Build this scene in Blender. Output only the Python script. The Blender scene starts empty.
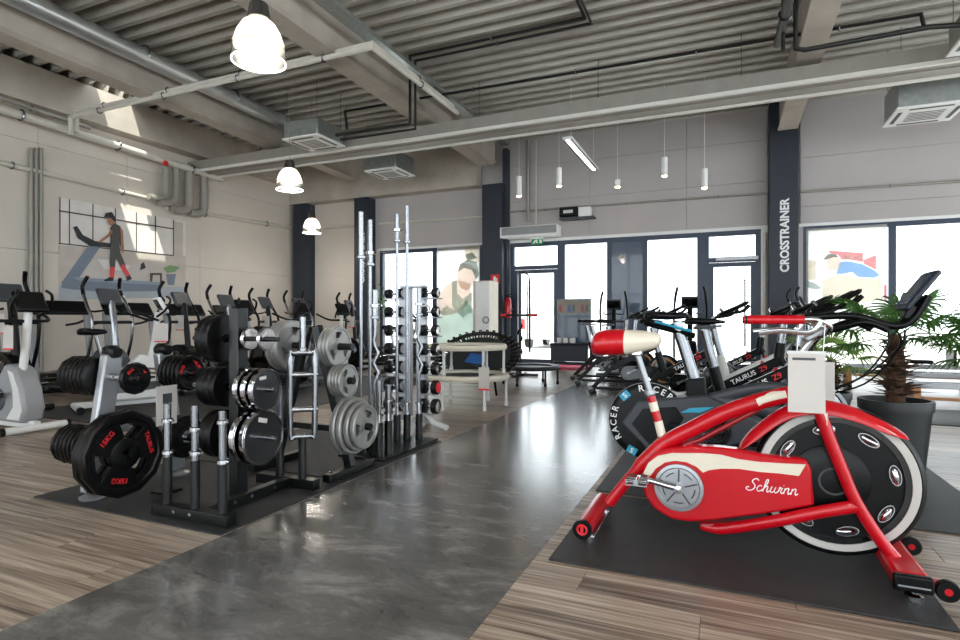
import bpy, bmesh, math, random
from mathutils import Matrix, Vector, Euler
random.seed(7)
sc = bpy.context.scene
COL = sc.collection
PI = math.pi
# ---------------------------------------------------------------- camera
F, CH = 567.0, 1.05
A = math.atan(247 / 567)
CA, SA = math.cos(A), math.sin(A)
cd = bpy.data.cameras.new('camera'); cam = bpy.data.objects.new('camera', cd); COL.objects.link(cam)
cd.sensor_width = 36; cd.lens = 36 * F / 960; cd.clip_end = 300; cd.clip_start = 0.05
cam.location = (0, 0, CH); cam.rotation_euler = (PI / 2, 0, A)
sc.camera = cam
# ---------------------------------------------------------------- sky, sun, exposure
w = bpy.data.worlds.new('sky'); sc.world = w; w.use_nodes = True
w.node_tree.nodes['Background'].inputs[0].default_value = (0.90, 0.95, 1.0, 1)
w.node_tree.nodes['Background'].inputs[1].default_value = 2.6
sd = bpy.data.lights.new('sun', 'SUN'); sd.energy = 5.0; sd.angle = math.radians(0.6); sd.color = (1, .95, .86)
sun = bpy.data.objects.new('sun', sd); COL.objects.link(sun)
sun.rotation_euler = Vector((-0.40, 0.30, -0.87)).to_track_quat('-Z', 'Y').to_euler()
sun.location = (6, -2, 20)
sc.view_settings.view_transform = 'Standard'; sc.view_settings.look = 'None'
sc.view_settings.gamma = 1; sc.view_settings.use_curve_mapping = False
sc.view_settings.exposure = 0.95
sc.cycles.max_bounces = 8; sc.cycles.diffuse_bounces = 5; sc.cycles.glossy_bounces = 3
sc.cycles.transparent_max_bounces = 12; sc.cycles.caustics_reflective = False; sc.cycles.caustics_refractive = False
sc.cycles.sample_clamp_indirect = 6
sc.cycles.use_denoising = True

# ---------------------------------------------------------------- pixel -> place helpers
def gp(px, py, z=0):
    d = (CH - z) * F / (py - 320); r = (px - 480) / F * d
    return Vector((r * CA - d * SA, r * SA + d * CA, z))
def yp(px, py, Y):
    l = (px - 480) / F; d = Y / (l * SA + CA)
    return Vector(((l * CA - SA) * d, Y, CH - (py - 320) / F * d))
def xp(px, py, X):
    l = (px - 480) / F; d = X / (l * CA - SA)
    return Vector((X, (l * SA + CA) * d, CH - (py - 320) / F * d))

# ---------------------------------------------------------------- materials
def lin(h):
    if isinstance(h, str):
        c = [int(h[i:i + 2], 16) / 255 for i in (0, 2, 4)]
        return tuple(x / 12.92 if x <= .04045 else ((x + .055) / 1.055) ** 2.4 for x in c)
    return h
MATS = {}
def mat(name, col, rough=.5, metal=0., var=.12, scale=6., bump=0., bscale=60., coat=0., spec=.5, stretch=(1, 1, 1), trans=0.):
    if name in MATS: return MATS[name]
    m = bpy.data.materials.new(name); m.use_nodes = True; nt = m.node_tree; N = nt.nodes; L = nt.links
    b = N['Principled BSDF']; c = lin(col)
    b.inputs['Roughness'].default_value = rough; b.inputs['Metallic'].default_value = metal
    b.inputs['Coat Weight'].default_value = coat; b.inputs['Coat Roughness'].default_value = .04
    b.inputs['Specular IOR Level'].default_value = spec
    tc = N.new('ShaderNodeTexCoord'); mp = N.new('ShaderNodeMapping'); mp.inputs['Scale'].default_value = stretch
    L.new(tc.outputs['Object'], mp.inputs[0])
    nz = N.new('ShaderNodeTexNoise'); nz.inputs['Scale'].default_value = scale; nz.inputs['Detail'].default_value = 5
    L.new(mp.outputs[0], nz.inputs['Vector'])
    rp = N.new('ShaderNodeMapRange'); rp.inputs[1].default_value = .25; rp.inputs[2].default_value = .75
    rp.inputs[3].default_value = 1 - var; rp.inputs[4].default_value = 1 + var
    L.new(nz.outputs[0], rp.inputs[0])
    mx = N.new('ShaderNodeVectorMath'); mx.operation = 'SCALE'; mx.inputs[0].default_value = c
    L.new(rp.outputs[0], mx.inputs['Scale']); L.new(mx.outputs[0], b.inputs['Base Color'])
    if bump:
        n2 = N.new('ShaderNodeTexNoise'); n2.inputs['Scale'].default_value = bscale; n2.inputs['Detail'].default_value = 3
        L.new(mp.outputs[0], n2.inputs['Vector'])
        bp = N.new('ShaderNodeBump'); bp.inputs['Strength'].default_value = bump; bp.inputs['Distance'].default_value = .01
        L.new(n2.outputs[0], bp.inputs['Height']); L.new(bp.outputs[0], b.inputs['Normal'])
    if trans:
        tr = N.new('ShaderNodeBsdfTranslucent'); L.new(mx.outputs[0], tr.inputs[0])
        ms = N.new('ShaderNodeMixShader'); ms.inputs[0].default_value = trans
        L.new(b.outputs[0], ms.inputs[1]); L.new(tr.outputs[0], ms.inputs[2])
        L.new(ms.outputs[0], N['Material Output'].inputs[0])
    MATS[name] = m; return m
def emit(name, col, s):
    m = bpy.data.materials.new(name); m.use_nodes = True; N = m.node_tree.nodes
    e = N.new('ShaderNodeEmission'); e.inputs[0].default_value = (*lin(col), 1); e.inputs[1].default_value = s
    m.node_tree.links.new(e.outputs[0], N['Material Output'].inputs[0]); MATS[name] = m; return m
def glassmat(name, tint=(1, 1, 1), gl=.07, rough=.02):
    m = bpy.data.materials.new(name); m.use_nodes = True; N = m.node_tree.nodes; L = m.node_tree.links
    t = N.new('ShaderNodeBsdfTransparent'); t.inputs[0].default_value = (*tint, 1)
    g = N.new('ShaderNodeBsdfGlossy'); g.inputs['Roughness'].default_value = rough
    x = N.new('ShaderNodeMixShader'); x.inputs[0].default_value = gl
    L.new(t.outputs[0], x.inputs[1]); L.new(g.outputs[0], x.inputs[2]); L.new(x.outputs[0], N['Material Output'].inputs[0])
    MATS[name] = m; return m
PW, PL = .18, 1.22            # floor plank width and length
def wood_floor():
    m = bpy.data.materials.new('wood_floor'); m.use_nodes = True; nt = m.node_tree; N = nt.nodes; L = nt.links
    b = N['Principled BSDF']
    g = N.new('ShaderNodeNewGeometry'); s = N.new('ShaderNodeSeparateXYZ'); L.new(g.outputs['Position'], s.inputs[0])
    def mth(op, a, bb=None):
        n = N.new('ShaderNodeMath'); n.operation = op
        for i, v in enumerate((a, bb)):
            if v is None: continue
            if isinstance(v, (int, float)): n.inputs[i].default_value = v
            else: L.new(v, n.inputs[i])
        return n.outputs[0]
    row = mth('FLOOR', mth('DIVIDE', s.outputs[1], PW))
    off = mth('MULTIPLY', mth('FRACT', mth('MULTIPLY', row, .37)), PL)
    col = mth('FLOOR', mth('DIVIDE', mth('ADD', s.outputs[0], off), PL))
    cx = N.new('ShaderNodeCombineXYZ'); L.new(row, cx.inputs[0]); L.new(col, cx.inputs[1])
    wn = N.new('ShaderNodeTexWhiteNoise'); wn.noise_dimensions = '3D'; L.new(cx.outputs[0], wn.inputs['Vector'])
    gx = N.new('ShaderNodeCombineXYZ')
    L.new(mth('ADD', mth('MULTIPLY', s.outputs[0], .8), mth('MULTIPLY', wn.outputs[0], 30)), gx.inputs[0])
    L.new(mth('MULTIPLY', s.outputs[1], 30), gx.inputs[1]); L.new(wn.outputs[0], gx.inputs[2])
    n1 = N.new('ShaderNodeTexNoise'); n1.inputs['Scale'].default_value = 1.5; n1.inputs['Detail'].default_value = 7
    n1.inputs['Roughness'].default_value = .62; n1.inputs['Distortion'].default_value = .5
    L.new(gx.outputs[0], n1.inputs['Vector'])
    v = mth('ADD', mth('MULTIPLY', n1.outputs[0], 1.5), mth('SUBTRACT', mth('MULTIPLY', wn.outputs[0], .16), .14))
    cr = N.new('ShaderNodeValToRGB'); e = cr.color_ramp
    e.elements[0].position = .38; e.elements[0].color = (*lin('40362f'), 1)
    e.elements[1].position = .98; e.elements[1].color = (*lin('c4b6a7'), 1)
    for p, h in ((.52, '6c5d52'), (.66, '8d7c6e'), (.80, 'a89888')):
        x = e.elements.new(p); x.color = (*lin(h), 1)
    L.new(v, cr.inputs[0]); L.new(cr.outputs[0], b.inputs['Base Color'])
    b.inputs['Roughness'].default_value = .36; b.inputs['Specular IOR Level'].default_value = .42
    bp = N.new('ShaderNodeBump'); bp.inputs['Strength'].default_value = .25; bp.inputs['Distance'].default_value = .004
    L.new(n1.outputs[0], bp.inputs['Height']); L.new(bp.outputs[0], b.inputs['Normal'])
    MATS['wood_floor'] = m
wood_floor()
def slate():
    m = bpy.data.materials.new('slate'); m.use_nodes = True; nt = m.node_tree; N = nt.nodes; L = nt.links
    b = N['Principled BSDF']; g = N.new('ShaderNodeNewGeometry')
    mp = N.new('ShaderNodeMapping'); mp.inputs['Rotation'].default_value = (0, 0, .9); mp.inputs['Scale'].default_value = (1, 2.2, 1)
    L.new(g.outputs['Position'], mp.inputs[0])
    n1 = N.new('ShaderNodeTexNoise'); n1.inputs['Scale'].default_value = 2.6; n1.inputs['Detail'].default_value = 12; n1.inputs['Roughness'].default_value = .72; n1.inputs['Distortion'].default_value = .35
    L.new(mp.outputs[0], n1.inputs['Vector'])
    cr = N.new('ShaderNodeValToRGB'); e = cr.color_ramp
    e.elements[0].position = .33; e.elements[0].color = (*lin('434241'), 1)
    e.elements[1].position = .72; e.elements[1].color = (*lin('9a9793'), 1)
    x = e.elements.new(.52); x.color = (*lin('64625f'), 1)
    L.new(n1.outputs[0], cr.inputs[0]); L.new(cr.outputs[0], b.inputs['Base Color'])
    n2 = N.new('ShaderNodeTexNoise'); n2.inputs['Scale'].default_value = 14; n2.inputs['Detail'].default_value = 6; L.new(g.outputs['Position'], n2.inputs['Vector'])
    bp = N.new('ShaderNodeBump'); bp.inputs['Strength'].default_value = .12; bp.inputs['Distance'].default_value = .005
    L.new(n2.outputs[0], bp.inputs['Height']); L.new(bp.outputs[0], b.inputs['Normal'])
    b.inputs['Roughness'].default_value = .24; b.inputs['Specular IOR Level'].default_value = .85; b.inputs['Coat Weight'].default_value = .6; b.inputs['Coat Roughness'].default_value = .16
    MATS['slate'] = m
slate()
mat('wall_white', 'd6cdc2', .75, var=.05, scale=1.2, bump=.05)
mat('wall_grey', 'b9b3b1', .75, var=.05, scale=1.2, bump=.05)
mat('concrete', 'b9b0a4', .85, var=.16, scale=2.2, bump=.25, bscale=25)
mat('deck', 'b3aea4', .45, metal=.2, var=.08, scale=3)
mat('navy', '232a36', .5, var=.06)
mat('frame_blue', '28374d', .4, var=.06)
mat('panel_blue', '31425c', .25, var=.05, coat=.5)
mat('mat_black', '2e2e2f', .5, var=.3, scale=14, bump=.6, bscale=220, spec=.35)
mat('rubber', '0a0a0b', .33, var=.2, bump=.06, bscale=80, spec=.22)
mat('black', '0b0c0d', .32, var=.15, spec=.2)
mat('whitewall', 'b9b5b0', .5, var=.04)
mat('black_gloss', '0a0b0c', .14, var=.1, coat=.4)
mat('black_metal', '0e0f10', .3, metal=.2, var=.12)
mat('plastic_grey', '3b3e43', .45, var=.08)
mat('chrome', 'c4c4c8', .10, metal=1, var=.05)
mat('steel', '8d8f93', .22, metal=1, var=.08)
mat('galv', 'aab0ae', .36, metal=.85, var=.14, scale=14)
mat('silver', '9fa1a5', .34, metal=.6, var=.06)
mat('cast_grey', '9b9a97', .36, metal=.5, var=.12, scale=20, bump=.15, bscale=120)
mat('red', 'bb0617', .36, var=.04, coat=.55, spec=.2)
mat('red_matte', 'd7202b', .5, var=.08)
mat('dark_red', '8c0f18', .3, var=.06)
mat('cream', 'ded5c3', .3, var=.03, coat=.4)
mat('white', 'ececea', .45, var=.03)
mat('white_gloss', 'f0f0ee', .22, var=.03, coat=.4)
mat('bike_white', 'd5d5d2', .4, var=.04)
mat('bike_grey', '8f9092', .42, var=.06)
mat('paper', 'd3cdc8', .7, var=.03, trans=.15)
mat('print_black', '101010', .6, var=.1)
mat('print_red', 'e0222c', .5, var=.1)
mat('slot', '3a3b3d', .6, var=.1)
mat('print_white', 'f4f4f4', .5, var=.02)
mat('print_blue', '36a3c4', .45, var=.05)
mat('pipe_grey', '9c978f', .5, metal=.2, var=.08)
mat('pipe_white', 'cfcabf', .45, var=.05)
mat('pipe_black', '1a1a1a', .45, var=.1)
mat('leaf', '5c8646', .4, var=.25, scale=9, trans=.5)
mat('leaf_light', '8cab58', .4, var=.25, scale=9, trans=.5)
mat('trunk', '4d3524', .95, var=.4, scale=40, bump=.8, bscale=90)
mat('soil', '8a7a66', .95, var=.4, scale=60, bump=.8, bscale=80)
mat('pot', '222526', .5, var=.1)
mat('wood_tan', 'b0794a', .5, var=.2, scale=5, stretch=(1, 12, 12))
mat('skin', 'a8765a', .6, var=.08)
mat('asphalt', 'b9b7b2', .9, var=.06)
mat('screen', '2a3550', .15, var=.15)
mat('carpet_red', 'c62a4c', .9, var=.1, bump=.4, bscale=300)
mat('green_sign', '1f9a55', .4, var=.05)
mat('tramp_pad', 'd3ccba', .6, var=.06)
mat('tramp_mat', '23252a', .5, var=.1)
mat('blue_pad', '2b62a8', .5, var=.1)
emit('lamp_glow', 'fff3e0', 9); emit('spot_glow', 'ffcf90', 16); emit('tube_rim_glow', 'ffffff', 4); emit('screen_lit', '5b86e8', 1.1)
glassmat('glass', (.97, .99, .99), .06); mat('lamp_glass', 'f4f1ea', .25, var=.02, trans=.75)

# ---------------------------------------------------------------- mesh builder
class MB:
    def __init__(s): s.v = []; s.f = []
    def add(s, vs, fs, M=None):
        o = len(s.v)
        s.v += [tuple(M @ Vector(v)) if M is not None else tuple(v) for v in vs]
        s.f += [tuple(i + o for i in f) for f in fs]; return s
    def box(s, c, size, rot=None):
        x, y, z = (q / 2 for q in size)
        M = Matrix.Translation(c)
        if rot is not None: M = M @ (Euler(rot).to_matrix().to_4x4() if not isinstance(rot, Matrix) else rot.to_4x4())
        vs = [(i * x, j * y, k * z) for i in (-1, 1) for j in (-1, 1) for k in (-1, 1)]
        return s.add(vs, [(0, 1, 3, 2), (4, 6, 7, 5), (0, 4, 5, 1), (2, 3, 7, 6), (0, 2, 6, 4), (1, 5, 7, 3)], M)
    def bb(s, x0, x1, y0, y1, z0, z1):
        return s.box(((x0 + x1) / 2, (y0 + y1) / 2, (z0 + z1) / 2), (abs(x1 - x0), abs(y1 - y0), abs(z1 - z0)))
    def bar(s, p, q, w, h, up=(0, 0, 1)):            # rectangular bar from p to q
        p, q = Vector(p), Vector(q); d = q - p; X = d.normalized(); U = Vector(up)
        Y = U.cross(X)
        if Y.length < 1e-4: Y = Vector((0, 1, 0)).cross(X)
        Y.normalize(); Z = X.cross(Y)
        R = Matrix((X, Y, Z)).transposed()
        return s.box((p + q) / 2, (d.length, w, h), R)
    def frames(s, pts, closed):
        P = [Vector(p) for p in pts]; n = len(P); T = []
        for i in range(n):
            a = P[i - 1] if (i or closed) else P[0]; b = P[(i + 1) % n] if (i < n - 1 or closed) else P[-1]
            t = (P[i] - a).normalized() + (b - P[i]).normalized() if (0 < i < n - 1 or closed) else b - a
            T.append(t.normalized() if t.length > 1e-9 else Vector((0, 0, 1)))
        u = Vector((0, 0, 1)); u = u if abs(T[0].dot(u)) < .95 else Vector((1, 0, 0))
        u = (u - T[0] * u.dot(T[0])).normalized(); Fm = []
        for i in range(n):
            u = (u - T[i] * u.dot(T[i])); u.normalize(); Fm.append((P[i], u.copy(), T[i].cross(u)))
        return Fm
    def tube(s, pts, r, n=10, closed=False, cap=True, flat=1.):
        Fm = s.frames(pts, closed); m = len(Fm); vs = []; fs = []
        for i, (p, u, v) in enumerate(Fm):
            ri = r[i] if isinstance(r, (list, tuple)) else r
            for k in range(n):
                t = 2 * PI * k / n; vs.append(p + u * (ri * flat * math.cos(t)) + v * (ri * math.sin(t)))
        for i in range(m if closed else m - 1):
            for k in range(n):
                a = i * n + k; b = i * n + (k + 1) % n; j = ((i + 1) % m) * n
                fs.append((a, b, j + (k + 1) % n, j + k))
        if cap and not closed:
            fs.append(tuple(range(n - 1, -1, -1))); fs.append(tuple(range((m - 1) * n, m * n)))
        return s.add(vs, fs)
    def cyl(s, p, q, r, r2=None, n=16): return s.tube([p, q], [r, r if r2 is None else r2], n)
    def lathe(s, prof, o=(0, 0, 0), ax=(0, 0, 1), n=24, ph=0.):
        ax = Vector(ax).normalized(); u = Vector((0, 0, 1)) if abs(ax.z) < .9 else Vector((1, 0, 0))
        u = (u - ax * u.dot(ax)).normalized(); v = ax.cross(u); o = Vector(o); vs = []; fs = []
        for r, h in prof:
            for k in range(n):
                t = 2 * PI * k / n + ph; vs.append(o + ax * h + u * (r * math.cos(t)) + v * (r * math.sin(t)))
        m = len(prof)
        for i in range(m - 1):
            for k in range(n): fs.append((i * n + k, i * n + (k + 1) % n, (i + 1) * n + (k + 1) % n, (i + 1) * n + k))
        if prof[0][0] > 1e-5 and prof[0] != prof[-1]: fs.append(tuple(range(n - 1, -1, -1)))
        if prof[-1][0] > 1e-5 and prof[0] != prof[-1]: fs.append(tuple(range((m - 1) * n, m * n)))
        return s.add(vs, fs)
    def prism(s, poly, t0, t1, fn):                  # fn(u, v, t) -> xyz
        n = len(poly); vs = [fn(u, v, t0) for u, v in poly] + [fn(u, v, t1) for u, v in poly]
        fs = [tuple(range(n - 1, -1, -1)), tuple(range(n, 2 * n))] + [(i, (i + 1) % n, n + (i + 1) % n, n + i) for i in range(n)]
        return s.add(vs, fs)
    def xz(s, poly, y0, y1): return s.prism(poly, y0, y1, lambda u, v, t: (u, t, v))
    def loft(s, secs, n=14, p=2.4):                  # sections (x, y, z, half width, half height)
        vs = []; fs = []
        for x, y, z, hw, hh in secs:
            for k in range(n):
                t = 2 * PI * k / n; c, d = math.cos(t), math.sin(t)
                vs.append((x, y + hw * math.copysign(abs(c) ** (2 / p), c), z + hh * math.copysign(abs(d) ** (2 / p), d)))
        m = len(secs)
        for i in range(m - 1):
            for k in range(n): fs.append((i * n + k, i * n + (k + 1) % n, (i + 1) * n + (k + 1) % n, (i + 1) * n + k))
        fs.append(tuple(range(n - 1, -1, -1))); fs.append(tuple(range((m - 1) * n, m * n)))
        return s.add(vs, fs)
    def torus(s, c, R, r, ax=(0, 0, 1), n=32, m=8):
        ax = Vector(ax).normalized(); u = Vector((0, 0, 1)) if abs(ax.z) < .9 else Vector((1, 0, 0))
        u = (u - ax * u.dot(ax)).normalized(); v = ax.cross(u); c = Vector(c)
        return s.tube([c + u * (R * math.cos(2 * PI * k / n)) + v * (R * math.sin(2 * PI * k / n)) for k in range(n)], r, m, closed=True)
    def build(s, name, mt, parent=None, bevel=0, smooth=True, loc=None):
        me = bpy.data.meshes.new(name); me.from_pydata(s.v, [], s.f); me.update()
        bm = bmesh.new(); bm.from_mesh(me); bmesh.ops.recalc_face_normals(bm, faces=bm.faces[:]); bm.to_mesh(me); bm.free()
        if smooth: me.shade_smooth(); me.set_sharp_from_angle(angle=math.radians(38))
        me.materials.append(MATS[mt] if isinstance(mt, str) else mt)
        o = bpy.data.objects.new(name, me); COL.objects.link(o)
        if parent is not None: o.parent = parent
        if loc is not None: o.location = loc
        if bevel:
            b = o.modifiers.new('bevel', 'BEVEL'); b.width = bevel; b.segments = 2; b.limit_method = 'ANGLE'; b.angle_limit = .7
        return o
def tag(o, label=None, cat=None, group=None, kind=None):
    if label: o['label'] = label
    if cat: o['category'] = cat
    if group: o['group'] = group
    if kind: o['kind'] = kind
    return o
def thing(name, label, cat, loc=(0, 0, 0), rz=0, group=None):
    o = bpy.data.objects.new(name, None); COL.objects.link(o); o.empty_display_size = .1
    o.location = loc; o.rotation_euler = (0, 0, rz); return tag(o, label, cat, group)
def struct(o): o['kind'] = 'structure'; return o
def dup(o, parent=None):
    kids = list(o.children)
    c = o.copy(); COL.objects.link(c); c.parent = parent
    for k in kids: dup(k, c)
    return c
def place(src, loc, rz, label, group=None):
    c = dup(src); c.location = loc; c.rotation_euler = (0, 0, rz); c['label'] = label
    if group: c['group'] = group
    return c
def text(name, s, size, M, mt, parent=None, depth=.0008, shear=0., align='CENTER', space=1., bold=0.):
    cu = bpy.data.curves.new(name, 'FONT'); cu.body = s; cu.size = size; cu.extrude = depth; cu.shear = shear
    cu.align_x = align; cu.align_y = 'CENTER'; cu.space_character = space; cu.resolution_u = 3; cu.offset = bold
    to = bpy.data.objects.new(name, cu); COL.objects.link(to)
    dg = bpy.context.evaluated_depsgraph_get(); me = bpy.data.meshes.new_from_object(to.evaluated_get(dg))
    bpy.data.objects.remove(to); me.transform(M); me.materials.clear(); me.materials.append(MATS[mt])
    o = bpy.data.objects.new(name, me); COL.objects.link(o); o.parent = parent; me.name = name; return o
def Mat3(o, x, y):                                   # local x -> x, local y -> y at origin o
    x = Vector(x).normalized(); y = Vector(y).normalized(); z = x.cross(y)
    m = Matrix((x, y, z)).transposed().to_4x4(); m.translation = Vector(o); return m
def arc(cx, cz, r, a0, a1, n): return [(cx + r * math.cos(a0 + (a1 - a0) * i / n), cz + r * math.sin(a0 + (a1 - a0) * i / n)) for i in range(n + 1)]
def smooth_path(pts, k=6):                           # Catmull-Rom
    P = [Vector(p) for p in pts]; out = []
    for i in range(len(P) - 1):
        a = P[max(i - 1, 0)]; b = P[i]; c = P[i + 1]; d = P[min(i + 2, len(P) - 1)]
        for j in range(k):
            t = j / k
            out.append(.5 * ((2 * b) + (c - a) * t + (2 * a - 5 * b + 4 * c - d) * t * t + (3 * b - a - 3 * c + d) * t ** 3))
    out.append(P[-1]); return out
# ================================================================ STRUCTURE
XL, XR, YB, YR = -11.46, 8.0, 13.0, -5.0
RX0, RX1 = -2.25, -.78                                # dark runway between the plank floors
def zb(y): return 4.72 + .02 * (13 - y)               # underside of roof beams
def zd(y): return 5.40 + .02 * (13 - y)               # underside of roof deck
mb = MB()
LP = (-5.6, RX0, .9, 3.06); RP = (RX1, 2.9, .9, 3.6)   # plank fields x0,x1,y0,y1
def snap(v): return round(v / PW) * PW
LP = (LP[0], LP[1], snap(LP[2]), snap(LP[3])); RP = (RP[0], RP[1], snap(RP[2]), snap(RP[3]))
for x0, x1, y0, y1 in ((XL, LP[0], YR, YB), (LP[0], RX0, YR, LP[2]), (LP[0], RX0, LP[3], YB),
                       (RX1, XR, YR, RP[2]), (RX1, XR, RP[3], YB), (RP[1], XR, RP[2], RP[3])):
    mb.bb(x0, x1, y0, y1, -.05, 0)
for q in (LP, RP): mb.bb(*q, -.05, -.008)
floor = struct(mb.build('floor', 'wood_floor', smooth=False))
def plank_mesh(x0, x1):
    m = MB(); y1 = PW - .0006; x1 = x1 - x0 - .0008; c = .0011; x0 = .0008; y0 = .0006
    m.add([(x0, y0, -.008), (x1, y0, -.008), (x1, y1, -.008), (x0, y1, -.008), (x0, y0, -c), (x1, y0, -c), (x1, y1, -c), (x0, y1, -c),
           (x0 + c, y0 + c, 0), (x1 - c, y0 + c, 0), (x1 - c, y1 - c, 0), (x0 + c, y1 - c, 0)],
          [(0, 1, 5, 4), (1, 2, 6, 5), (2, 3, 7, 6), (3, 0, 4, 7), (4, 5, 9, 8), (5, 6, 10, 9), (6, 7, 11, 10), (7, 4, 8, 11), (8, 9, 10, 11)])
    return m
full = None
for X0, X1, Y0, Y1 in (LP, RP):
    for r in range(round(Y0 / PW), round(Y1 / PW)):
        off = ((r * .37) % 1.0) * PL
        c = math.floor((X0 + off) / PL)
        while c * PL - off < X1:
            a = max(c * PL - off, X0); b = min((c + 1) * PL - off, X1); c += 1
            if b - a < .02: continue
            if b - a > PL - .001 and full is not None:
                o = full.copy(); COL.objects.link(o); o.location = (a, r * PW, 0)
            else:
                o = plank_mesh(a, b).build('plank', 'wood_floor', floor, smooth=False, loc=(a, r * PW, 0))
                if b - a > PL - .001: full = o
struct(MB().bb(RX0, RX1, YR, YB, -.05, 0).build('floor_runway', 'slate', smooth=False))
tag(MB().bb(-60, 60, 13.3, 80, -.12, -.06).build('floor_outside', 'asphalt', smooth=False), 'pale paved yard outside the shop windows', kind='structure')
# roof deck with trapezoidal ribs running across the hall; an opening added near the left wall lets in the sun streak
SUN_GAP = (-11.12, -9.75, 6.85, 7.7)
def deck(x0, x1, y0, y1, mbx):
    P = .29; k = 0; y = y0; pts = []
    n = max(1, round((y1 - y0) / P)); P = (y1 - y0) / n
    for i in range(n):
        y = y0 + i * P
        pts += [(y, .0), (y + P * .27, .0), (y + P * .42, .16), (y + P * .85, .16)]
    pts.append((y1, 0))
    vs = []; fs = []
    for (yy, h) in pts: vs += [(x0, yy, zd(yy) + h), (x1, yy, zd(yy) + h)]
    for i in range(len(pts) - 1): fs.append((2 * i, 2 * i + 1, 2 * i + 3, 2 * i + 2))
    mbx.add(vs, fs)
mb = MB()
deck(SUN_GAP[1], XR, YR, YB, mb); deck(XL - .2, SUN_GAP[0], YR, YB, mb); deck(SUN_GAP[0], SUN_GAP[1], YR, SUN_GAP[2], mb); deck(SUN_GAP[0], SUN_GAP[1], SUN_GAP[3], YB, mb)
ceil = struct(mb.build('ceiling', 'deck', smooth=False))
mb = MB(); z = zd(6.6) + .16
for x0, x1, y0, y1 in ((XL - .3, SUN_GAP[0], YR, YB + .3), (SUN_GAP[1], XR + .3, YR, YB + .3), (SUN_GAP[0], SUN_GAP[1], YR, SUN_GAP[2]), (SUN_GAP[0], SUN_GAP[1], SUN_GAP[3], YB + .3)):
    mb.bb(x0, x1, y0, y1, zd(YR) + .17, zd(YR) + .3)
mb.build('roof_cover', 'concrete', ceil, smooth=False)
MB().bb(*SUN_GAP, zd(6.6) + .2, zd(6.6) + .22).build('sun_gap_pane', 'glass', ceil, smooth=False)
def beam(n, x, wd):
    mb = MB(); h = wd / 2; ye = 12.68
    vs = []
    for y, dz in ((YR, 0), (ye - .25, 0), (ye, .12)):
        b = zb(y) + dz
        vs += [(x - h, y, b), (x + h, y, b), (x + h * .8, y, b + .1), (x + h * .8, y, zd(y)), (x - h * .8, y, zd(y)), (x - h * .8, y, b + .1)]
    fs = [tuple(range(5, -1, -1)), tuple(range(12, 18))]
    for s in range(2):
        for i in range(6): fs.append((s * 6 + i, s * 6 + (i + 1) % 6, s * 6 + 6 + (i + 1) % 6, s * 6 + 6 + i))
    mb.add(vs, fs); o = mb.build('trim_%d' % n, 'concrete', smooth=False); o['label'] = 'concrete roof beam'; return struct(o)
for i, x in enumerate((-9.05, -5.27, 1.08, 5.6)): beam(i + 1, x, .34)
struct(MB().bb(XL, -5.62, 12.66, YB, 4.34, zd(12.9)).build('trim_5', 'concrete', smooth=False))
struct(MB().bb(XL, -11.1, YR, 12.6, 4.83, 5.5).build('trim_6', 'concrete', smooth=False))
# ---- walls of precast panels
def wall_panels(root, axis, at, cuts, zs, face, mt, th=.05, gap=.006):
    for i in range(len(cuts) - 1):
        for j in range(len(zs) - 1):
            a, b, c, d = cuts[i] + gap / 2, cuts[i + 1] - gap / 2, zs[j] + gap / 2, zs[j + 1] - gap / 2
            m = MB()
            if axis == 'x': m.bb(at, at + face * th, a, b, c, d)
            else: m.bb(a, b, at, at + face * th, c, d)
            m.build('wall_panel', mt, root, smooth=False)
wl = struct(MB().bb(XL - .25, XL - .06, YR - .3, YB + .3, -.05, 5.9).build('wall_left', 'wall_white', smooth=False))
wall_panels(wl, 'x', XL - .06, [YR, -1.5, 2.3, xp(38, 200, XL).y, xp(127, 200, XL).y, xp(200, 200, XL).y, YB], [0, 2.3, 4.25, 5.4], 1, 'wall_white', .06)
wb = MB()
WT = 2.92                                             # window head height
XA0, XA1 = -8.62, -5.60; XB0, XB1 = -4.86, .64; XC0, XC1 = 1.40, 7.6
for x0, x1, z0, z1 in ((XL, XR, WT, 5.9), (XL, XA0, -.05, WT), (XA1, XB0, -.05, WT), (XB1, XC0, -.05, WT), (XC1, XR, -.05, WT)):
    wb.bb(x0, x1, YB + .05, YB + .28, z0, z1)
wb = struct(wb.build('wall_back', 'wall_grey', smooth=False))
wall_panels(wb, 'y', YB + .05, [XL, -9.4], [0, 2.3, 4.4], -1, 'wall_white')
wall_panels(wb, 'y', YB + .05, [-9.4, -5.6], [WT, 4.4], -1, 'wall_grey')
wall_panels(wb, 'y', YB + .05, [-9.4, XA0], [0, WT], -1, 'wall_white')
wall_panels(wb, 'y', YB + .05, [-5.05, -2.9, -.8, .75], [WT, 3.9, 4.75, 5.6], -1, 'wall_grey')
wall_panels(wb, 'y', YB + .05, [1.35, XR], [WT, 3.32, 4.3, 5.6], -1, 'wall_grey')
wall_panels(wb, 'y', YB + .05, [XB1, XC0], [0, WT], -1, 'wall_grey')
wall_panels(wb, 'y', YB + .05, [XA1, XB0], [0, WT], -1, 'wall_grey')
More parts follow.
